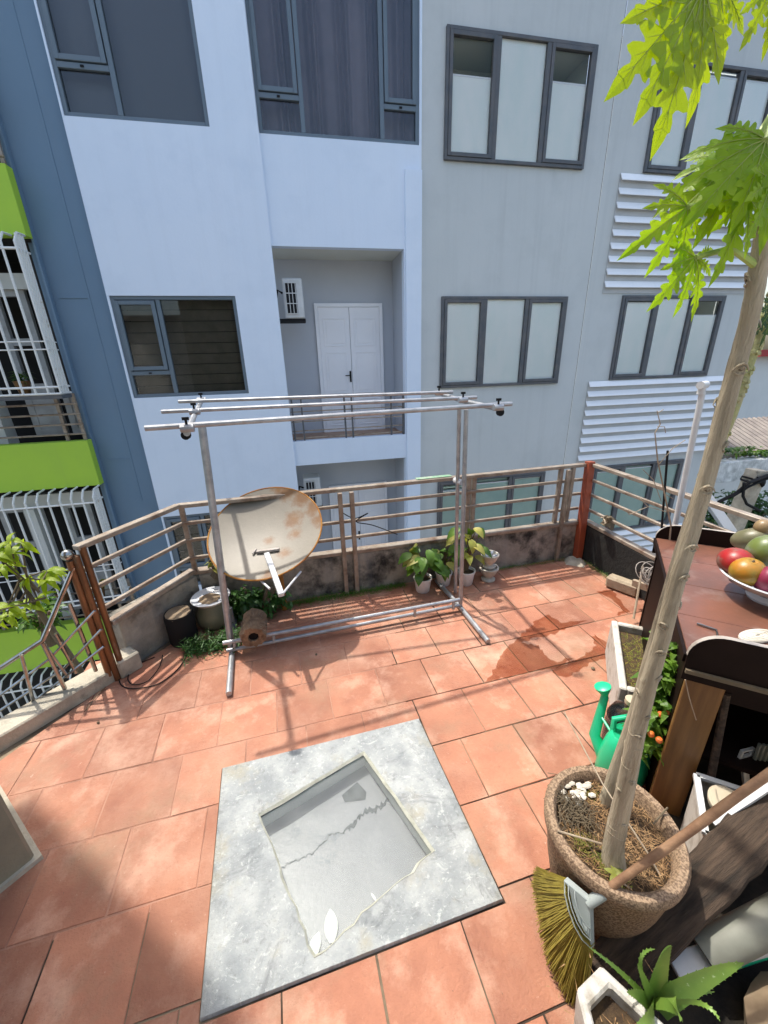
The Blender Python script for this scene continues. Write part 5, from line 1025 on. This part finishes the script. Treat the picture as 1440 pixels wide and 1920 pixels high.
for i in range(26):
    p0 = Vector((0.835, 0.79, 0.375)) + Vector((random.gauss(0, 0.035), random.gauss(0, 0.016), 0)); mb.lathe([(0.001, -0.004), (0.007, -0.002), (0.009, 0.001), (0.005, 0.005), (0.001, 0.006)], p0, 6, sx=1.5, jit=0.2)
mb.build('eggshell', 'urn', pt, kind='stuff')
t = thing('seedling', 'small pale green seedling at the foot of the main papaya trunk', 'seedling', (0.775, 0.555, 0.365))
mb = MB()
for k in range(6):
    a = k * 1.05 + 0.3; mb.blade((0.775, 0.552, 0.385), (math.cos(a), math.sin(a), 0.35), (0, 0, 1), 0.032, 0.016, 0.4, 3)
mb.build('leaves', 'leafyellow', t)
# papaya trees
def trunk(mb, pts, rs, seed, scars, n=16):
    random.seed(seed); fine = []; fr = []
    P_ = [Vector(p) for p in pts]
    for i in range(len(P_) - 1):
        a = P_[max(i - 1, 0)]; b = P_[i]; c = P_[i + 1]; e = P_[min(i + 2, len(P_) - 1)]
        for j in range(8):
            s_ = j / 8; fine.append(0.5 * ((2 * b) + (c - a) * s_ + (2 * a - 5 * b + 4 * c - e) * s_ ** 2 + (3 * b - a - 3 * c + e) * s_ ** 3)); fr.append(rs[i] + (rs[i + 1] - rs[i]) * s_ + random.uniform(-0.0004, 0.0004))
    fine.append(P_[-1]); fr.append(rs[-1])
    mb.tube(fine, fr, n); return fine, fr
pt1 = thing('papaya_tree', 'main pale papaya trunk with leaf scars rising from the pot to the top right', 'papaya tree', (0.79, 0.60, 0.362))
mb = MB(); TP = [(0.802, 0.585, 0.35), (0.796, 0.60, 0.45), (0.783, 0.60, 0.684), (0.770, 0.60, 0.88), (0.765, 0.60, 1.05), (0.768, 0.60, 1.20), (0.766, 0.60, 1.34), (0.770, 0.60, 1.53), (0.768, 0.60, 1.74), (0.768, 0.60, 1.86), (0.757, 0.60, 1.95), (0.748, 0.60, 2.05), (0.745, 0.60, 2.35), (0.74, 0.61, 2.75)]
TR = [0.036, 0.0275, 0.0225, 0.0200, 0.0180, 0.0165, 0.0155, 0.0148, 0.0140, 0.0136, 0.0134, 0.0132, 0.013, 0.012]
fine, fr = trunk(mb, TP, TR, 3, 0); mb.build('trunk', 'bark', pt1)
random.seed(11)
mb = MB()
z = 0.55; k = 0
while z < 2.7:
    i = min(range(len(fine)), key=lambda q: abs(fine[q].z - z)); p = fine[i]; r_ = fr[i]; a = -1.6 + (k * 2.4) % 6.28
    sz = 0.0065 + 0.0055 * min(1, (z - 0.4) / 1.2)
    if (k % 3) == 0: a = -1.75 + random.uniform(-0.6, 0.6)
    d0 = Vector((math.cos(a), math.sin(a), 0)); s0 = Vector((-math.sin(a), math.cos(a), 0))
    for w_, hh in ((1.0, 0.006), (0.55, 0.004)):
        pts = [p + d0 * (r_ * math.cos(th * 0.5) * 0.99 + hh * (1 - abs(th) / 1.3) * 0.5) + s0 * (sz * w_ * th * 1.0) + Vector((0, 0, sz * w_ * (0.9 - th * th * 0.75))) for th in [-1.2, -0.8, -0.4, 0, 0.4, 0.8, 1.2]]
        mb.tube(pts, [0.0008, 0.0017, 0.0024, 0.0028, 0.0024, 0.0017, 0.0008], 6)
    pts = [p + d0 * (r_ * 0.99) + s0 * (sz * th) + Vector((0, 0, -sz * 0.15 - sz * (0.5 - th * th * 0.5))) for th in (-0.9, -0.45, 0, 0.45, 0.9)]; mb.tube(pts, [0.0006, 0.0016, 0.0022, 0.0016, 0.0006], 6)
    mb.tube([p + d0 * (r_ * 0.97) + Vector((0, 0, sz * 0.2)), p + d0 * (r_ + 0.003) + Vector((0, 0, sz * 0.2))], 0.0022, 6)
    sc_o = mb.build('leaf_scar', 'bark', pt1); mb = MB(); mb.lathe([(0.001, -0.001), (sz * 0.42, 0.0), (sz * 0.3, 0.0012), (0.001, 0.0018)], p + d0 * (r_ * 0.985) + Vector((0, 0, sz * 0.25)), 8, rot=d0.to_track_quat('Z', 'Y').to_matrix()); mb.build('scar_core', 'stem', sc_o); mb = MB()
    z += random.uniform(0.05, 0.085); k += 1
for zz in [0.47 + i * 0.075 + random.uniform(-0.02, 0.02) for i in range(9)]:
    i = min(range(len(fine)), key=lambda q: abs(fine[q].z - zz)); p = fine[i]; a0_ = random.uniform(0, 6.28); mb.tube([p + Vector((fr[i] * 1.0 * math.cos(a0_ + j * 0.22), fr[i] * math.sin(a0_ + j * 0.22), 0.004 * math.sin(j * 0.5))) for j in range(14)], 0.0011, 4)
mb.build('bark_ridges', 'bark', pt1, kind='stuff')
pt2 = thing('papaya_tree', 'second thinner papaya trunk behind the main one turning green and scaly higher up', 'papaya tree', (0.90, 0.75, 0.362))
mb = MB(); T2 = [(0.905, 0.748, 0.35), (0.918, 0.75, 0.55), (0.930, 0.75, 0.75), (0.945, 0.76, 1.00), (0.965, 0.77, 1.30), (0.980, 0.77, 1.52)]
f2, r2 = trunk(mb, T2, [0.022, 0.018, 0.0155, 0.014, 0.013, 0.0125], 4, 0); mb.build('trunk', 'bark', pt2)
mb = MB(); f3, r3 = trunk(mb, [(0.980, 0.77, 1.50), (0.994, 0.76, 1.667), (1.002, 0.76, 1.778), (1.015, 0.76, 1.86), (1.05, 0.76, 2.05), (1.10, 0.77, 2.5)], [0.0125, 0.013, 0.013, 0.0125, 0.0125, 0.014], 5, 0); mb.build('green_trunk', 'greenbark', pt2)
mb = MB()
for i in range(0, len(f3) - 1):
    for q in range(3):
        a = random.uniform(2.0, 5.6); p = f3[i] + Vector((math.cos(a), math.sin(a), 0)) * r3[i] * 0.98 + Vector((0, 0, random.uniform(-0.01, 0.01))); mb.lathe([(0.006, -0.002), (0.005, 0.003), (0.001, 0.0035)], p, 6, rot=Vector((math.cos(a), math.sin(a), 0.2)).to_track_quat('Z', 'Y').to_matrix())
mb.build('leaf_scars', 'greenbark', pt2, kind='stuff')
# papaya leaves: palmate, every lobe cut again
def papaya_leaf(base, down, face, size, mt, parent, seed, droop=0.6, petiole=None, n=7, spread=125):
    rnd = random.Random(seed); base = Vector(base); dn = Vector(down).normalized(); nn = Vector(face); nn = (nn - dn * nn.dot(dn)).normalized(); sd = dn.cross(nn)
    mb = MB(); vb = MB()
    for k in range(n):
        th = R(-spread + 2 * spread * k / (n - 1)) + rnd.uniform(-0.06, 0.06); L = size * (1.0 - 0.42 * abs(th) / R(spread)) * rnd.uniform(0.9, 1.08)
        if k % 2 == 1: L *= 0.86
        d0 = dn * math.cos(th) + sd * math.sin(th); p0 = sd * math.cos(th) - dn * math.sin(th)
        dl = droop * rnd.uniform(0.7, 1.3); cup = rnd.uniform(0.1, 0.3)
        def pos(t, s_):
            q = d0 * (L * t) + p0 * s_; r = q.length / size
            q = q - nn * (size * 0.45 * dl * r * r) + dn * (size * 0.28 * dl * r * r * (1 if math.cos(th) > -0.3 else 1.0)) + nn * abs(s_) * cup
            return base + q
        # half outline: (t, half width) with sub lobes pointing forward
        w0 = L * 0.060; hl = [(0.0, 0.02 * L), (0.14, w0 * 1.3), (0.24, w0 * 1.9), (0.30, w0 * 1.5)]
        for (ts, wt) in ((0.33, 0.19), (0.48, 0.235), (0.63, 0.18), (0.77, 0.105)):
            wt *= rnd.uniform(0.8, 1.15); hl += [(ts, w0 * 1.3), (ts + 0.025, L * wt * 0.6), (ts + 0.08, L * wt * 0.9), (ts + 0.135, L * wt), (ts + 0.145, L * wt * 0.8), (ts + 0.135, L * wt * 0.5), (ts + 0.14, w0 * 1.25)]
        hl += [(0.96, w0 * 1.1), (1.10, 0.0)]
        for sg in (-1, 1):
            o = len(mb.v)
            for t, s_ in hl:
                tm = max(0.0, t - s_ / L * 0.5 * (1 - 0.6 * max(0, t - 0.8) / 0.2)) if t < 1 else t
                mb.v += [tuple(pos(tm, 0)), tuple(pos(t, sg * s_))]
            for i in range(len(hl) - 1):
                b = o + 2 * i; mb.f.append((b, b + 1, b + 3, b + 2))
        for ts in (0.18, 0.33, 0.48, 0.63, 0.77):
            for sg in (-1, 1): vb.tube([pos(ts, 0) + nn * 0.001, pos(ts + 0.12, sg * L * 0.12 * (1.2 - ts)) + nn * 0.001], [size * 0.003, size * 0.001], 4, caps=False)
        vb.tube([pos(t, 0) + nn * 0.0012 for t in (0, 0.2, 0.4, 0.6, 0.8, 0.98)], [size * 0.008, size * 0.007, size * 0.006, size * 0.0045, size * 0.003, size * 0.001], 5)
    o = mb.build('leaf', mt, parent, ang=60); vb.build('midribs', 'vein', o)
    if petiole: pb = MB(); q = Vector(petiole); m_ = (q + base) / 2 + Vector((0, 0, 0.02)); pb.tube([q, m_, base], [0.006, 0.0048, 0.004], 7); pb.build('leaf_stalk', 'petiole', parent)
    return o
random.seed(21)
papaya_leaf((0.553,0.600,2.239), (-0.50, 0, -1), (0.1, -1, 0.25), 0.158, 'papleaf2', pt1, 1, 0.25, (0.70, 0.60, 2.45), 7, 62)
papaya_leaf((0.600,0.630,2.273), (-0.05, 0, -1), (0.2, -1, 0.3), 0.135, 'papleaf2', pt1, 2, 0.3, (0.73, 0.60, 2.5), 6, 75)
papaya_leaf((0.683,0.620,2.268), (0.2, 0, -1), (0.0, -1, 0.3), 0.075, 'papleaf2', pt1, 8, 0.3, None, 7, 100)
papaya_leaf((0.596,0.600,2.011), (-0.45, -0.1, -1), (0.25, -0.8, 0.75), 0.092, 'papleaf', pt1, 3, 0.75, (0.755, 0.60, 1.985), 7, 110)
papaya_leaf((0.630,0.600,1.947), (-0.05, -0.1, -1), (0.1, -0.8, 0.7), 0.085, 'papleaf', pt1, 4, 0.6, (0.757, 0.60, 1.935), 7, 115)
papaya_leaf((0.679,0.580,2.020), (0.05, -0.1, -1), (0.1, -1, 0.4), 0.095, 'papleaf', pt1, 5, 0.4, (0.748, 0.60, 2.04), 8, 125)
papaya_leaf((0.681,0.600,2.078), (-0.85, -0.1, -0.8), (0.2, -0.5, 0.9), 0.11, 'papleaf', pt1, 6, 0.9, (0.745, 0.60, 2.15), 8, 90)
papaya_leaf((0.661,0.560,2.077), (-0.6, -0.1, -0.9), (0.3, -0.4, 1.0), 0.12, 'papleaf', pt1, 7, 0.8, (0.745, 0.60, 2.2), 8, 110)
papaya_leaf((0.665,0.620,2.078), (-0.7, -0.1, -0.9), (-0.2, -0.6, 0.8), 0.082, 'papleaf', pt1, 15, 0.8, (0.745, 0.60, 2.1), 7, 100)
papaya_leaf((0.676,0.550,2.028), (0.2, -0.2, -0.9), (0.2, -0.9, 0.5), 0.08, 'papleaf', pt1, 9, 0.5, None, 7, 120)
papaya_leaf((0.999,0.740,1.894), (0.0, -0.2, -0.9), (0.2, -0.9, 0.5), 0.07, 'darkleaf', pt2, 10, 0.5, None, 7, 120)
papaya_leaf((0.98, 0.80, 2.75), (0.9, 0.3, -0.4), (0, 0, 1), 0.22, 'papleaf', pt1, 12, 0.6, (0.745, 0.61, 2.72), 8, 120)
papaya_leaf((0.62, 0.92, 2.85), (-0.3, 0.9, -0.4), (0, 0, 1), 0.22, 'papleaf', pt1, 13, 0.6, (0.745, 0.61, 2.72), 8, 120)
for i, (x, y, z, dx, dy) in enumerate(((0.62, 1.30, 3.05, -0.2, 0.9), (0.95, 1.42, 3.1, 0.1, 1), (1.25, 1.30, 3.08, 0.7, 0.6), (0.80, 1.10, 3.2, -0.3, 0.5), (1.10, 1.08, 3.15, 0.8, 0.2), (1.45, 1.05, 3.1, 1, 0.2), (1.35, 0.85, 3.2, 0.9, -0.1), (1.0, 1.25, 3.3, 0.3, 0.8))):
    papaya_leaf((x, y, z), (dx, dy, -0.25), (0, 0, 1), 0.25, 'papleaf', pt2, 30 + i, 0.5, (1.12, 0.80, 3.05), 8, 125)  # unseen crown leaves added overhead to shade the near right clutter
mb = MB(); mb.tube([(1.10, 0.77, 2.45), (1.115, 0.79, 2.8), (1.12, 0.80, 3.12)], [0.014, 0.013, 0.010], 10); mb.build('trunk_top', 'greenbark', pt2)
# thin canes stuck in the pot
tb([(0.905,1.005,0.500), (0.863,0.738,0.480), (0.898,0.571,0.400), (0.906,0.527,0.370)], 0.0026, 'thin_cane', 'twig', label='long thin pale cane leaning across the papaya pot', cat='cane')
tb([(0.669,0.684,0.405), (0.787,0.628,0.390)], 0.003, 'twig', 'twig', label='short pale twig lying over the left rim of the pot', cat='twig', n=6)
tb([(0.994,0.644,0.380), (1.052,0.657,0.420)], 0.003, 'twig', 'stem', label='short brown twig sticking up beside the right rim of the pot', cat='twig', n=6)
tb([(0.773,0.531,0.390), (0.831,0.521,0.330), (0.876,0.519,0.250)], 0.0025, 'twig', 'twig', label='thin twig hanging over the near rim of the pot', cat='twig', n=6)
# ================================================================ BROOM
br = thing('broom', 'fan shaped olive bristle broom with grey plastic cap and wooden handle leaning to the right', 'broom', (0.70, 0.60, 0))
arcs = [(0.642,0.593,0.350), (0.628,0.569,0.335), (0.626,0.544,0.310), (0.632,0.517,0.280), (0.647,0.496,0.250), (0.673,0.483,0.220)]
tips = [(0.643,0.717,0.160), (0.621,0.685,0.130), (0.601,0.605,0.080), (0.598,0.544,0.040), (0.613,0.479,0.010), (0.649,0.436,0.006)]
A_ = [Vector(p) for p in arcs]; T_ = [Vector(p) for p in tips]
def lerp_list(L, t): t = max(0, min(0.9999, t)) * (len(L) - 1); i = int(t); return L[i].lerp(L[i + 1], t - i)
hub = Vector((0.689,0.535,0.330)); nrmB = (A_[-1] - A_[0]).cross(T_[2] - A_[2]).normalized()
if nrmB.y > 0: nrmB = -nrmB
mb = MB(); cap = [hub + Vector((0, 0, 0.006))] + A_; th_ = nrmB * 0.009
k = len(cap); oc = A_[-1].lerp(hub, 0.35) + Vector((0.006, 0, 0)); fr_ = [p + th_ for p in cap]; bk = [p - th_ for p in cap]
mb.add(fr_ + bk, [tuple(range(k)), tuple(range(k, 2 * k))[::-1]] + [(j, (j + 1) % k, k + (j + 1) % k, k + j) for j in range(k)]); mb.build('cap', 'capgrey', br, smooth=False, bevel=0.002)
mb = MB()
for w_ in (0.55, 0.8): mb.tube([hub.lerp(p, w_) + th_ * 1.1 for p in A_], 0.0016, 5)
mb.build('cap_ridge', 'capgrey', br)
mb = MB()
for i in range(1500):
    t_ = random.random(); a = lerp_list(A_, t_ + random.uniform(-0.02, 0.02)) - nrmB * random.uniform(-0.008, 0.008); a = a.lerp(hub, 0.08); b = lerp_list(T_, t_ + random.uniform(-0.05, 0.05)); b = a.lerp(b, random.uniform(0.88, 1.04)) + nrmB * random.uniform(-0.014, 0.014) + Vector((random.gauss(0, 0.003), random.gauss(0, 0.003), 0)); b.z = max(0.004, b.z)
    c = a.lerp(b, 0.5) + nrmB * random.uniform(-0.004, 0.008); mb.tube([a, c, b], [0.0017, 0.0015, 0.0008], 3, caps=False)
mb.build('bristles', 'bristle', br, kind='stuff')
hd = Vector((1.076,0.486,0.800)); mb = MB(); dd = (hd - hub).normalized(); mb.tube([hub - dd * 0.012, hub + dd * 0.05, hub + dd * 0.055], [0.014, 0.016, 0.014], 14); mb.build('socket', 'capgrey', br)
mb = MB(); L_ = (hd - hub).length + 0.25; mb.tube([hub + dd * (L_ * q / 10) + Vector((0, 0, 0.003 * math.sin(q * 1.3))) for q in range(11)], [0.0108 + (0.001 if q in (3, 5, 8) else 0) for q in range(11)], 12); mb.build('handle', 'broomhandle', br)
# ================================================================ NEAR RIGHT CLUTTER
a = Vector((0.735,0.468,0.050)); b = Vector((1.378,0.571,0.420)); dd = (b - a).normalized(); ln = (b - a).length + 0.45
yx = Vector((0, 0, 1)).cross(dd).normalized(); zx = dd.cross(yx); mb = MB(); n_ = 26
for q in range(n_ + 1):
    x = ln * (q / n_ - 0.5); jy = random.uniform(-0.003, 0.003); jz = random.uniform(-0.002, 0.002)
    mb.v += [(x, -0.060 + jy, -0.03), (x, 0.060 + jy, -0.03), (x, 0.062 + jy, 0.024 + jz), (x, 0.03, 0.031 + jz * 1.5), (x, -0.005, 0.027 - jz * 1.5), (x, -0.035, 0.031 + jz), (x, -0.061 + jy, 0.024)]
for q in range(n_):
    for w_ in range(7): mb.f.append((q * 7 + w_, q * 7 + (w_ + 1) % 7, (q + 1) * 7 + (w_ + 1) % 7, (q + 1) * 7 + w_))
mb.f += [tuple(range(7)), tuple(range(n_ * 7, n_ * 7 + 7))]
o = mb.build('timber_plank', 'plank', ang=25, label='thick rough dark timber propped up behind the aloe plant', cat='timber')
o.rotation_euler = Matrix((dd, yx, zx)).transposed().to_euler(); o.location = (a + b) / 2 + dd * 0.15 + Matrix((dd, yx, zx)).transposed() @ Vector((0, 0, -0.03))
mb = MB(); a = Vector((1.02, 0.425, 0.13)); b = Vector((1.60, 0.40, 0.42)); mb.tube([a, a.lerp(b, 0.5), b], 0.048, 22); mb.build('grey_pipe', 'pvc', label='wide dirty grey pipe behind the aloe leaves', cat='pipe')
mb = MB(); mb.beam((0.932,0.433,0.085), (1.230,0.396,0.180), 0.055, 0.03); mb.build('white_trunking', 'white', smooth=False, bevel=0.003, label='white plastic trunking strip under the grey pipe', cat='trunking')
tb([(1.054,0.415,0.050), (1.263,0.392,0.120)], 0.016, 'green_pipe', 'greencan', label='green pipe end below the white trunking strip', cat='pipe', n=12)
mb = MB(); mb.lathe([(0.16, 0), (0.17, 0.08), (0.12, 0.14), (0.001, 0.16)], (1.18, 0.20, 0), 20, jit=0.03); mb.build('sack', 'cardboard', label='slumped sandy sack in the bottom right corner', cat='sack')
mb = MB(); mb.prism([(0.80, 0.49), (0.78, 0.28), (1.0, 0.10), (2.4, 0.10), (2.42, 1.45), (2.0, 1.65), (1.30, 0.86), (1.07, 0.62)], 0.004, 0.009)  # black sheet standing in for deep shade on the floor
mb.build('shade_sheet', mat('black shade sheet', (0.012, 0.011, 0.010), (0.035, 0.028, 0.02), 8, 0.9, 0.6, 20, spec=0.2), smooth=False, label='black shade sheet laid to darken the floor under the timber, pipe and table', cat='sheet')
# white bucket with lid and tools
t = thing('plastic_tub', 'white square plastic tub standing in the shade under the table', 'tub', (1.30, 0.66, 0))
mb = MB(); mb.prism([(1.20, 0.62), (1.30, 0.55), (1.44, 0.70), (1.34, 0.77)], 0.0, 0.30, [(1.19, 0.615), (1.30, 0.535), (1.455, 0.70), (1.345, 0.785)]); mb.f.pop(1)
mb.build('tub', 'whitepot', t, smooth=False)
mb = MB(); tp = [(1.19, 0.615), (1.30, 0.535), (1.455, 0.70), (1.345, 0.785)]
for j in range(4): a = tp[j]; b = tp[(j + 1) % 4]; mb.beam((a[0], a[1], 0.302), (b[0], b[1], 0.302), 0.02, 0.012)
mb.build('rim', 'white', t, smooth=False)
mb = MB(); mb.lathe([(0.06, 0), (0.065, 0.02), (0.06, 0.026), (0.001, 0.03)], (1.345, 0.665, 0.30), 26, rot=Matrix.Rotation(0.15, 3, 'X')); mb.build('round_lid', 'lid', label='pale tan round lid resting on the white tub', cat='lid')
mb = MB(); mb.beam((1.217,0.625,0.340), (1.388,0.609,0.500), 0.03, 0.012); mb.build('white_batten', 'white', smooth=False, label='narrow white batten lying just below the broom handle', cat='batten')
tb([(1.403,0.818,0.660), (1.424,0.779,0.220)], 0.013, 'mop_handle', 'plank', label='weathered stick standing in the dark under the table', cat='stick')
t = thing('plastic_holder', 'white plastic holder hanging in the dark under the table', 'holder', (1.569,0.778,0.280))
mb = MB(); v = Vector((1.557,0.798,0.360)); frame_rect(mb, v.x - 0.03, v.x + 0.03, v.z - 0.02, v.z + 0.02, v.y - 0.02, v.y - 0.01, 0.008); mb.build('loop', 'whitepot', t, smooth=False)
mb = MB(); mb.beam(v + Vector((0.0, -0.01, -0.02)), (1.537,0.732,0.240), 0.02, 0.012); mb.build('strap', 'whitepot', t, smooth=False)
t = thing('ribbed_panel', 'pale ribbed plastic panel leaning in the dark at the right edge', 'panel', (1.640,0.768,0.300))
for i in range(6):
    mb = MB(); p = Vector((1.578,0.767,0.420)); q = Vector((1.587,0.766,0.260)); o_ = Vector((0.014 * i, -0.006 * i, 0)); mb.tube([p + o_, q + o_], 0.0065, 6); mb.build('rib', 'pvc', t)
wire('cord', [(1.205,0.826,0.760), (1.234,0.815,0.680), (1.280,0.804,0.580)], 0.0018, 'thin pale string hanging from the near table corner', 'string', 'twig')
t = thing('small_bottle', 'small tan bottle lying on the floor behind the broom cap', 'bottle', (0.83, 0.56, 0))
a = Vector((0.811,0.543,0.030)); b = Vector((0.790,0.574,0.040)); mb = MB(); mb.tube([a, a.lerp(b, 0.6), b], [0.016, 0.016, 0.009], 12); mb.build('body', 'lid', t)
mb = MB(); mb.tube([b, b + (b - a).normalized() * 0.012], 0.008, 10); mb.build('cap', 'redpost', t)
mb = MB(); mb.lathe([(0.001, -0.02), (0.02, -0.012), (0.024, 0), (0.018, 0.014), (0.001, 0.018)], (0.820,0.575,0.035), 10, jit=0.1); mb.build('pebble', 'pvc', label='grey pebble beside the small bottle under the pot', cat='stone')
# aloe in white planter
ap = thing('aloe_planter', 'white angular planter at the bottom edge filled with soil and dead leaves', 'planter', (0.62, 0.30, 0))
mb = MB()
oq = [(0.565, 0.415), (0.66, 0.44), (0.84, 0.16), (0.60, 0.02), (0.50, 0.20)]
Cc = Vector((sum(p[0] for p in oq) / 5, sum(p[1] for p in oq) / 5)); iq = [tuple(Vector(p).lerp(Cc, 0.20)) for p in oq]
k = 5; ob = [tuple(Vector(p).lerp(Cc, 0.12)) for p in oq]
mb.v = [(x, y, 0.0) for x, y in ob] + [(x, y, 0.225) for x, y in oq] + [(x, y, 0.25) for x, y in oq] + [(x, y, 0.25) for x, y in iq] + [(x, y, 0.20) for x, y in iq]
for a in range(4):
    for j in range(k): mb.f.append((a * k + j, a * k + (j + 1) % k, (a + 1) * k + (j + 1) % k, (a + 1) * k + j))
mb.build('planter', 'whitepot', ap, smooth=False, bevel=0.006)
mb = MB(); mb.prism(iq[::-1], 0.15, 0.205); mb.build('soil', 'soil', ap, smooth=False)
mb = MB()
for i in range(160):
    p0 = Cc + Vector((random.gauss(0, 0.07), random.gauss(0, 0.09))); a = random.uniform(0, 6.28); mb.blade((p0.x, p0.y, 0.21), (math.cos(a), math.sin(a), 0.3), (0, 0, 1), random.uniform(0.01, 0.04), 0.008, 0.5, 1)
mb.build('litter', 'straw', ap, kind='stuff')
al = thing('aloe_plant', 'spiky speckled green aloe plant with curved leaves at the bottom right', 'aloe', (0.72, 0.30, 0.2))
AB = Vector((0.756,0.352,0.210))
def aloe(tipp, wd, bow, mid=None):
    tp_ = Vector(tipp); n_ = 12; mb = MB(); prev = None; m_ = (AB + tp_) / 2 + Vector(bow)
    pts = [AB * (1 - q) ** 2 + m_ * 2 * q * (1 - q) + tp_ * q * q for q in [i / n_ for i in range(n_ + 1)]]
    o = len(mb.v)
    for i, p in enumerate(pts):
        t_ = (pts[min(i + 1, n_)] - pts[max(i - 1, 0)]).normalized(); sd_ = t_.cross(Vector((0, -0.6, 0.8))).normalized(); nn_ = sd_.cross(t_); q = i / n_; w_ = wd * (1 - q) ** 0.75 + 0.0006; th2 = w_ * 0.35
        mb.v += [tuple(p - sd_ * w_), tuple(p - sd_ * w_ * 0.5 + nn_ * -th2 * 0.2), tuple(p + nn_ * -th2 * 0.35), tuple(p + sd_ * w_ * 0.5 + nn_ * -th2 * 0.2), tuple(p + sd_ * w_), tuple(p - nn_ * th2 * 1.6)]
    for i in range(n_):
        for j in range(6): mb.f.append((o + i * 6 + j, o + i * 6 + (j + 1) % 6, o + (i + 1) * 6 + (j + 1) % 6, o + (i + 1) * 6 + j))
    for i in range(1, n_):
        t_ = (pts[i + 1] - pts[i - 1]).normalized(); sd_ = t_.cross(Vector((0, -0.6, 0.8))).normalized(); w_ = wd * (1 - i / n_) ** 0.75
        for sg in (-1, 1):
            e = pts[i] + sd_ * w_ * sg; mb.add([e - t_ * 0.003, e + t_ * 0.003, e + sd_ * sg * 0.003 + t_ * 0.003], [(0, 1, 2)])
    mb.build('leaf', 'aloe', al, ang=55)
aloe((0.764,0.375,0.450), 0.036, (0.0, 0.02, 0.05)); aloe((0.925,0.319,0.420), 0.034, (0.02, 0.0, 0.05)); aloe((0.683,0.379,0.400), 0.016, (-0.01, 0, 0.03)); aloe((0.768,0.403,0.360), 0.008, (-0.09, 0.03, 0.12))
aloe((0.580,0.425,0.420), 0.008, (0.0, 0, 0.03)); aloe((0.714,0.285,0.380), 0.026, (0.02, 0, 0.08)); aloe((0.825,0.273,0.340), 0.008, (0.03, 0.0, 0.10)); aloe((0.625,0.309,0.340), 0.026, (0, -0.02, 0.06)); aloe((0.880,0.322,0.300), 0.007, (0.0, 0, 0.03)); aloe((0.640,0.355,0.360), 0.02, (-0.01, 0, 0.04))
# ================================================================ PLANT AT THE LEFT EDGE, PILLAR, ADDED SHADE ROOF, HOUSE BEHIND
t = thing('tall_shrub', 'sunlit pale green shrub growing up beyond the left stair rail', 'shrub', (-1.85, 2.85, -1.2))
random.seed(5); mb = MB(); top = Vector((-1.918,2.750,0.571)); sm = MB(); sm.tube([(-1.55, 2.9, -2.0), (-1.914,2.850,0.061), (-1.911,2.800,0.267), top], [0.03, 0.022, 0.016, 0.01], 8)
for k in range(15):
    c = [(-1.879,2.700,0.746), (-1.833,2.800,0.531), (-1.811,2.800,0.444), (-1.972,2.700,0.407), (-1.895,2.750,0.341), (-2.032,2.700,0.313), (-1.778,2.700,0.789), (-1.936,2.700,0.659)][k % 8]; c = Vector(c) + Vector((random.gauss(0, 0.03), random.gauss(0, 0.05), random.gauss(0, 0.03))); sm.tube([top.lerp(Vector((-1.7, 2.85, 0.0)), random.random() * 0.4), c], [0.008, 0.004], 5)
    for j in range(7):
        a = random.uniform(0, 6.28); mb.blade(c, (math.cos(a), math.sin(a) * 0.6 - 0.2, random.uniform(-0.7, 0.5)), (random.gauss(0, .3), -0.4, 1), random.uniform(0.07, 0.13), 0.034, 0.7, 4, 0.2)
mb.build('foliage', 'papleaf2', t); sm.build('trunk', 'stem', t)
random.seed(8)
foliage_mass('small_shrub', 'lower darker shrub beyond the left stair rail', 'shrub', (-2.058,3.000,0.064), (0.16, 0.12, 0.14), 260, 'leaf', 0.06)
mb = MB(); mb.prism([(-1.19, 1.25), (-1.53, 1.60), (-3.2, -0.10), (-2.86, -0.45)], 0.0, 4.9); mb.build('cement_wall', 'pillar', smooth=False, bevel=0.01, label='olive grey cement wall corner at the bottom left edge', cat='wall')
mb = MB(); mb.prism([(-1.165, 1.25), (-1.53, 1.625), (-1.93, 1.24), (-1.56, 0.865)], 0.0, 0.022); mb.build('mortar_skirt', 'kerb', smooth=False, label='thin band of pale mortar round the foot of the olive grey wall', cat='mortar')
ZR = 4.9
sh = [(-1.36, 1.54), (-0.40, 0.70), (0.55, -0.14), (0.3, -5.0), (-5.0, -5.0), (-3.6, -0.4)]
po = [(x + SUN.x / SUN.z * ZR, y + SUN.y / SUN.z * ZR) for x, y in sh]
mb = MB(); mb.prism(po[::-1], ZR, ZR + 0.12); mb.build('shadow_canopy', 'mould', smooth=False, label='unseen flat roof slab added to shade the left corner', cat='roof')  # unseen slab, outline projected back from the shadow it has to cast
hb = thing('house', 'cream rendered house on whose roof terrace one stands', 'house', (0, -3, 0))
mb = MB(); mb.ab((-6, -3.4, -7), (7, -3.2, 3.4)); mb.build('wall', 'housewall', hb, smooth=False)
mb = MB(); mb.prism([(-6.2, -3.6), (7.2, -3.6), (7.2, -2.9), (-6.2, -2.9)], 3.4, 3.55); mb.build('roof', 'oldroof', hb, smooth=False)
print('objects', len(bpy.data.objects), 'tiles', cnt)
